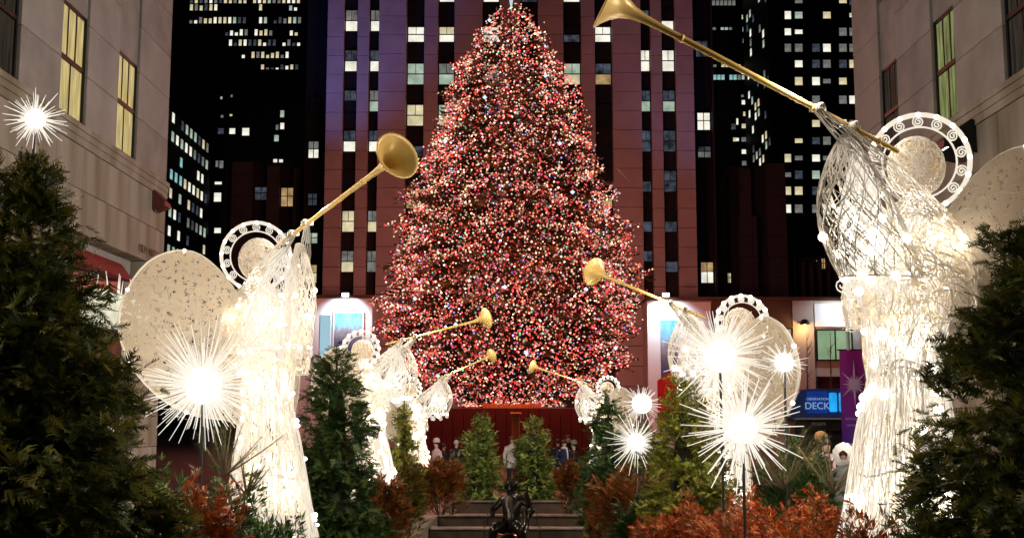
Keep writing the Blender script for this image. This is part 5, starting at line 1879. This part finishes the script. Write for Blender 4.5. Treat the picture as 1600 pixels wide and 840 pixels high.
inst(text_mesh('TICKETS', .14, .006, surf('dull_white_letters', (.5, .48, .45), (.55, .52, .5), 3, .6), 'lettering'), 'lettering', ks, (kw(1274), -.075, kz(662)), (math.pi / 2, 0, 0))
b = MB(); b.box(kw(1238), kw(1345), -.35, 2.3, kz(655), zb_ - .004); b.build('canopy', surf('grey_trim', (.3, .3, .3), (.36, .36, .36), 3, .5), ks)
b = MB(); b.box(kw(1240), kw(1345), -.05, .0, kz(672), kz(655) - .004); b.build('sign_board', M['kiosk_dark'], ks)
b = MB(); b.box(kw(1242), kw(1345), .4, 2.2, 0, kz(655) - .004); b.build('body', M['kiosk_dark'], ks)
b = MB(); b.box(kw(1244), kw(1345), -.1, .395, .9, 1.0); b.build('counter', M['black_metal'], ks)

# purple banner on a pole
NY = 31.0
nq = NY / FPX
M['banner'] = None
m_, nt, bs, out = new_mat('purple_banner_print')
tc = nt.nodes.new('ShaderNodeTexCoord'); sep = nt.nodes.new('ShaderNodeSeparateXYZ')
nt.links.new(tc.outputs['Generated'], sep.inputs[0])
rp = ramp(nt, [(0, (.10, .03, .42)), (.35, (.22, .02, .36)), (.75, (.30, .012, .27)), (1, (.38, .012, .28))])
nt.links.new(sep.outputs[2], rp.inputs[0]); nt.links.new(rp.outputs[0], bs.inputs['Base Color'])
bs.inputs['Roughness'].default_value = .7
M['banner'] = m_
M['banner_star'] = surf('pale_lilac_print', (.62, .38, .68), (.74, .52, .80), 4, .7)
M['pole_white'] = surf('white_pole', (.62, .60, .60), (.68, .66, .66), 4, .5)
c = P(1335, 620, NY)
bn = thing('banner', (c.x, NY, ground_z(NY)), 'purple street banner printed with a large pale star, left of the largest angel', 'banner')
bz = lambda y: P(800, y, NY).z - ground_z(NY)
b = MB()
V, F = [], []
for i in range(9):
    z_ = bz(692) + (bz(547) - bz(692)) * i / 8
    for j in range(7):
        x_ = -.36 + .72 * j / 6
        V.append((x_, -.012 + .02 * math.sin(j * 1.1 + i * .4), z_)); 
nn = len(V)
V += [(x_, y_ + .012, z_) for x_, y_, z_ in V]
for i in range(8):
    for j in range(6):
        F.append((i * 7 + j, i * 7 + j + 1, (i + 1) * 7 + j + 1, (i + 1) * 7 + j))
        F.append((nn + i * 7 + j, nn + (i + 1) * 7 + j, nn + (i + 1) * 7 + j + 1, nn + i * 7 + j + 1))
b.add(V, F)
b.build('cloth', M['banner'], bn, True)
b = MB()
cs = np.array((0, -.045, bz(600)))
for k in range(16):
    a = k * math.pi / 8 + math.pi / 2
    L = (.66 if k % 8 == 0 else .42 if k % 2 == 0 and k % 4 == 0 else .48 if k % 4 == 2 else .26)
    if k in (4, 12): L = .34
    d = np.array((math.cos(a), 0, math.sin(a))); n_ = np.array((-math.sin(a), 0, math.cos(a)))
    L = min(L, .33 / max(abs(math.cos(a)), .01))
    b.add([cs, cs + d * L * .28 + n_ * .035, cs + d * L, cs + d * L * .28 - n_ * .035, cs + d * L * .25 + np.array((0, -.006, 0))], [(0, 1, 4), (1, 2, 4), (2, 3, 4), (3, 0, 4)])
b.build('printed_star', M['banner_star'], bn)
inst(text_mesh('ROCKEFELLER', .085, .003, M['banner_star'], 'lettering'), 'lettering', bn, (0, -.05, bz(654)), (math.pi / 2, 0, 0))
inst(text_mesh('CENTER', .07, .003, M['banner_star'], 'lettering'), 'lettering', bn, (-.12, -.05, bz(664)), (math.pi / 2, 0, 0))
b = MB(); b.tubes(np.array([[(-.1, .06, 0), (-.1, .06, 2), (-.1, .06, bz(470))]]), .05, 8, cap=True); b.build('pole', M['pole_white'], bn)
b = MB(); b.tubes(np.array([[(-.40, .05, bz(546)), (0, .055, bz(546)), (.40, .05, bz(546))]]), .02, 6, cap=True); b.build('arm', M['black_metal'], bn)

# slim lamp posts and bare saplings in front of the shop on the right
def bare_sapling(px, Y, top, label):
    p = P(px, 650, Y)
    root = thing('bare_sapling', (p.x, Y, ground_z(Y)), label, 'sapling', 'bare saplings before the shop')
    Hh = P(px, top, Y).z - ground_z(Y)
    b = MB(); zz = np.linspace(0, Hh, 8); b.tubes(np.array([[(.03 * math.sin(z), 0, z) for z in zz]]), .07 * (1 - zz / Hh) + .012, 6, cap=True); b.build('trunk', M['bark'], root)
    b = MB()
    for i in range(16):
        z0 = Hh * random.uniform(.5, .95); a = random.uniform(0, 6.28); L = random.uniform(.25, .6)
        b.tubes(np.array([[(0, 0, z0), (L * .5 * math.cos(a), L * .5 * math.sin(a), z0 + L * .6), (L * .7 * math.cos(a), L * .7 * math.sin(a), z0 + L * 1.1)]]), [.02, .014, .006], 4)
    b.build('branches', M['bark'], root)


bare_sapling(1264, 70, 520, 'bare dark sapling in front of the orange lit pier')
bare_sapling(1301, 70, 520, 'bare dark sapling in front of the green lit shop window')
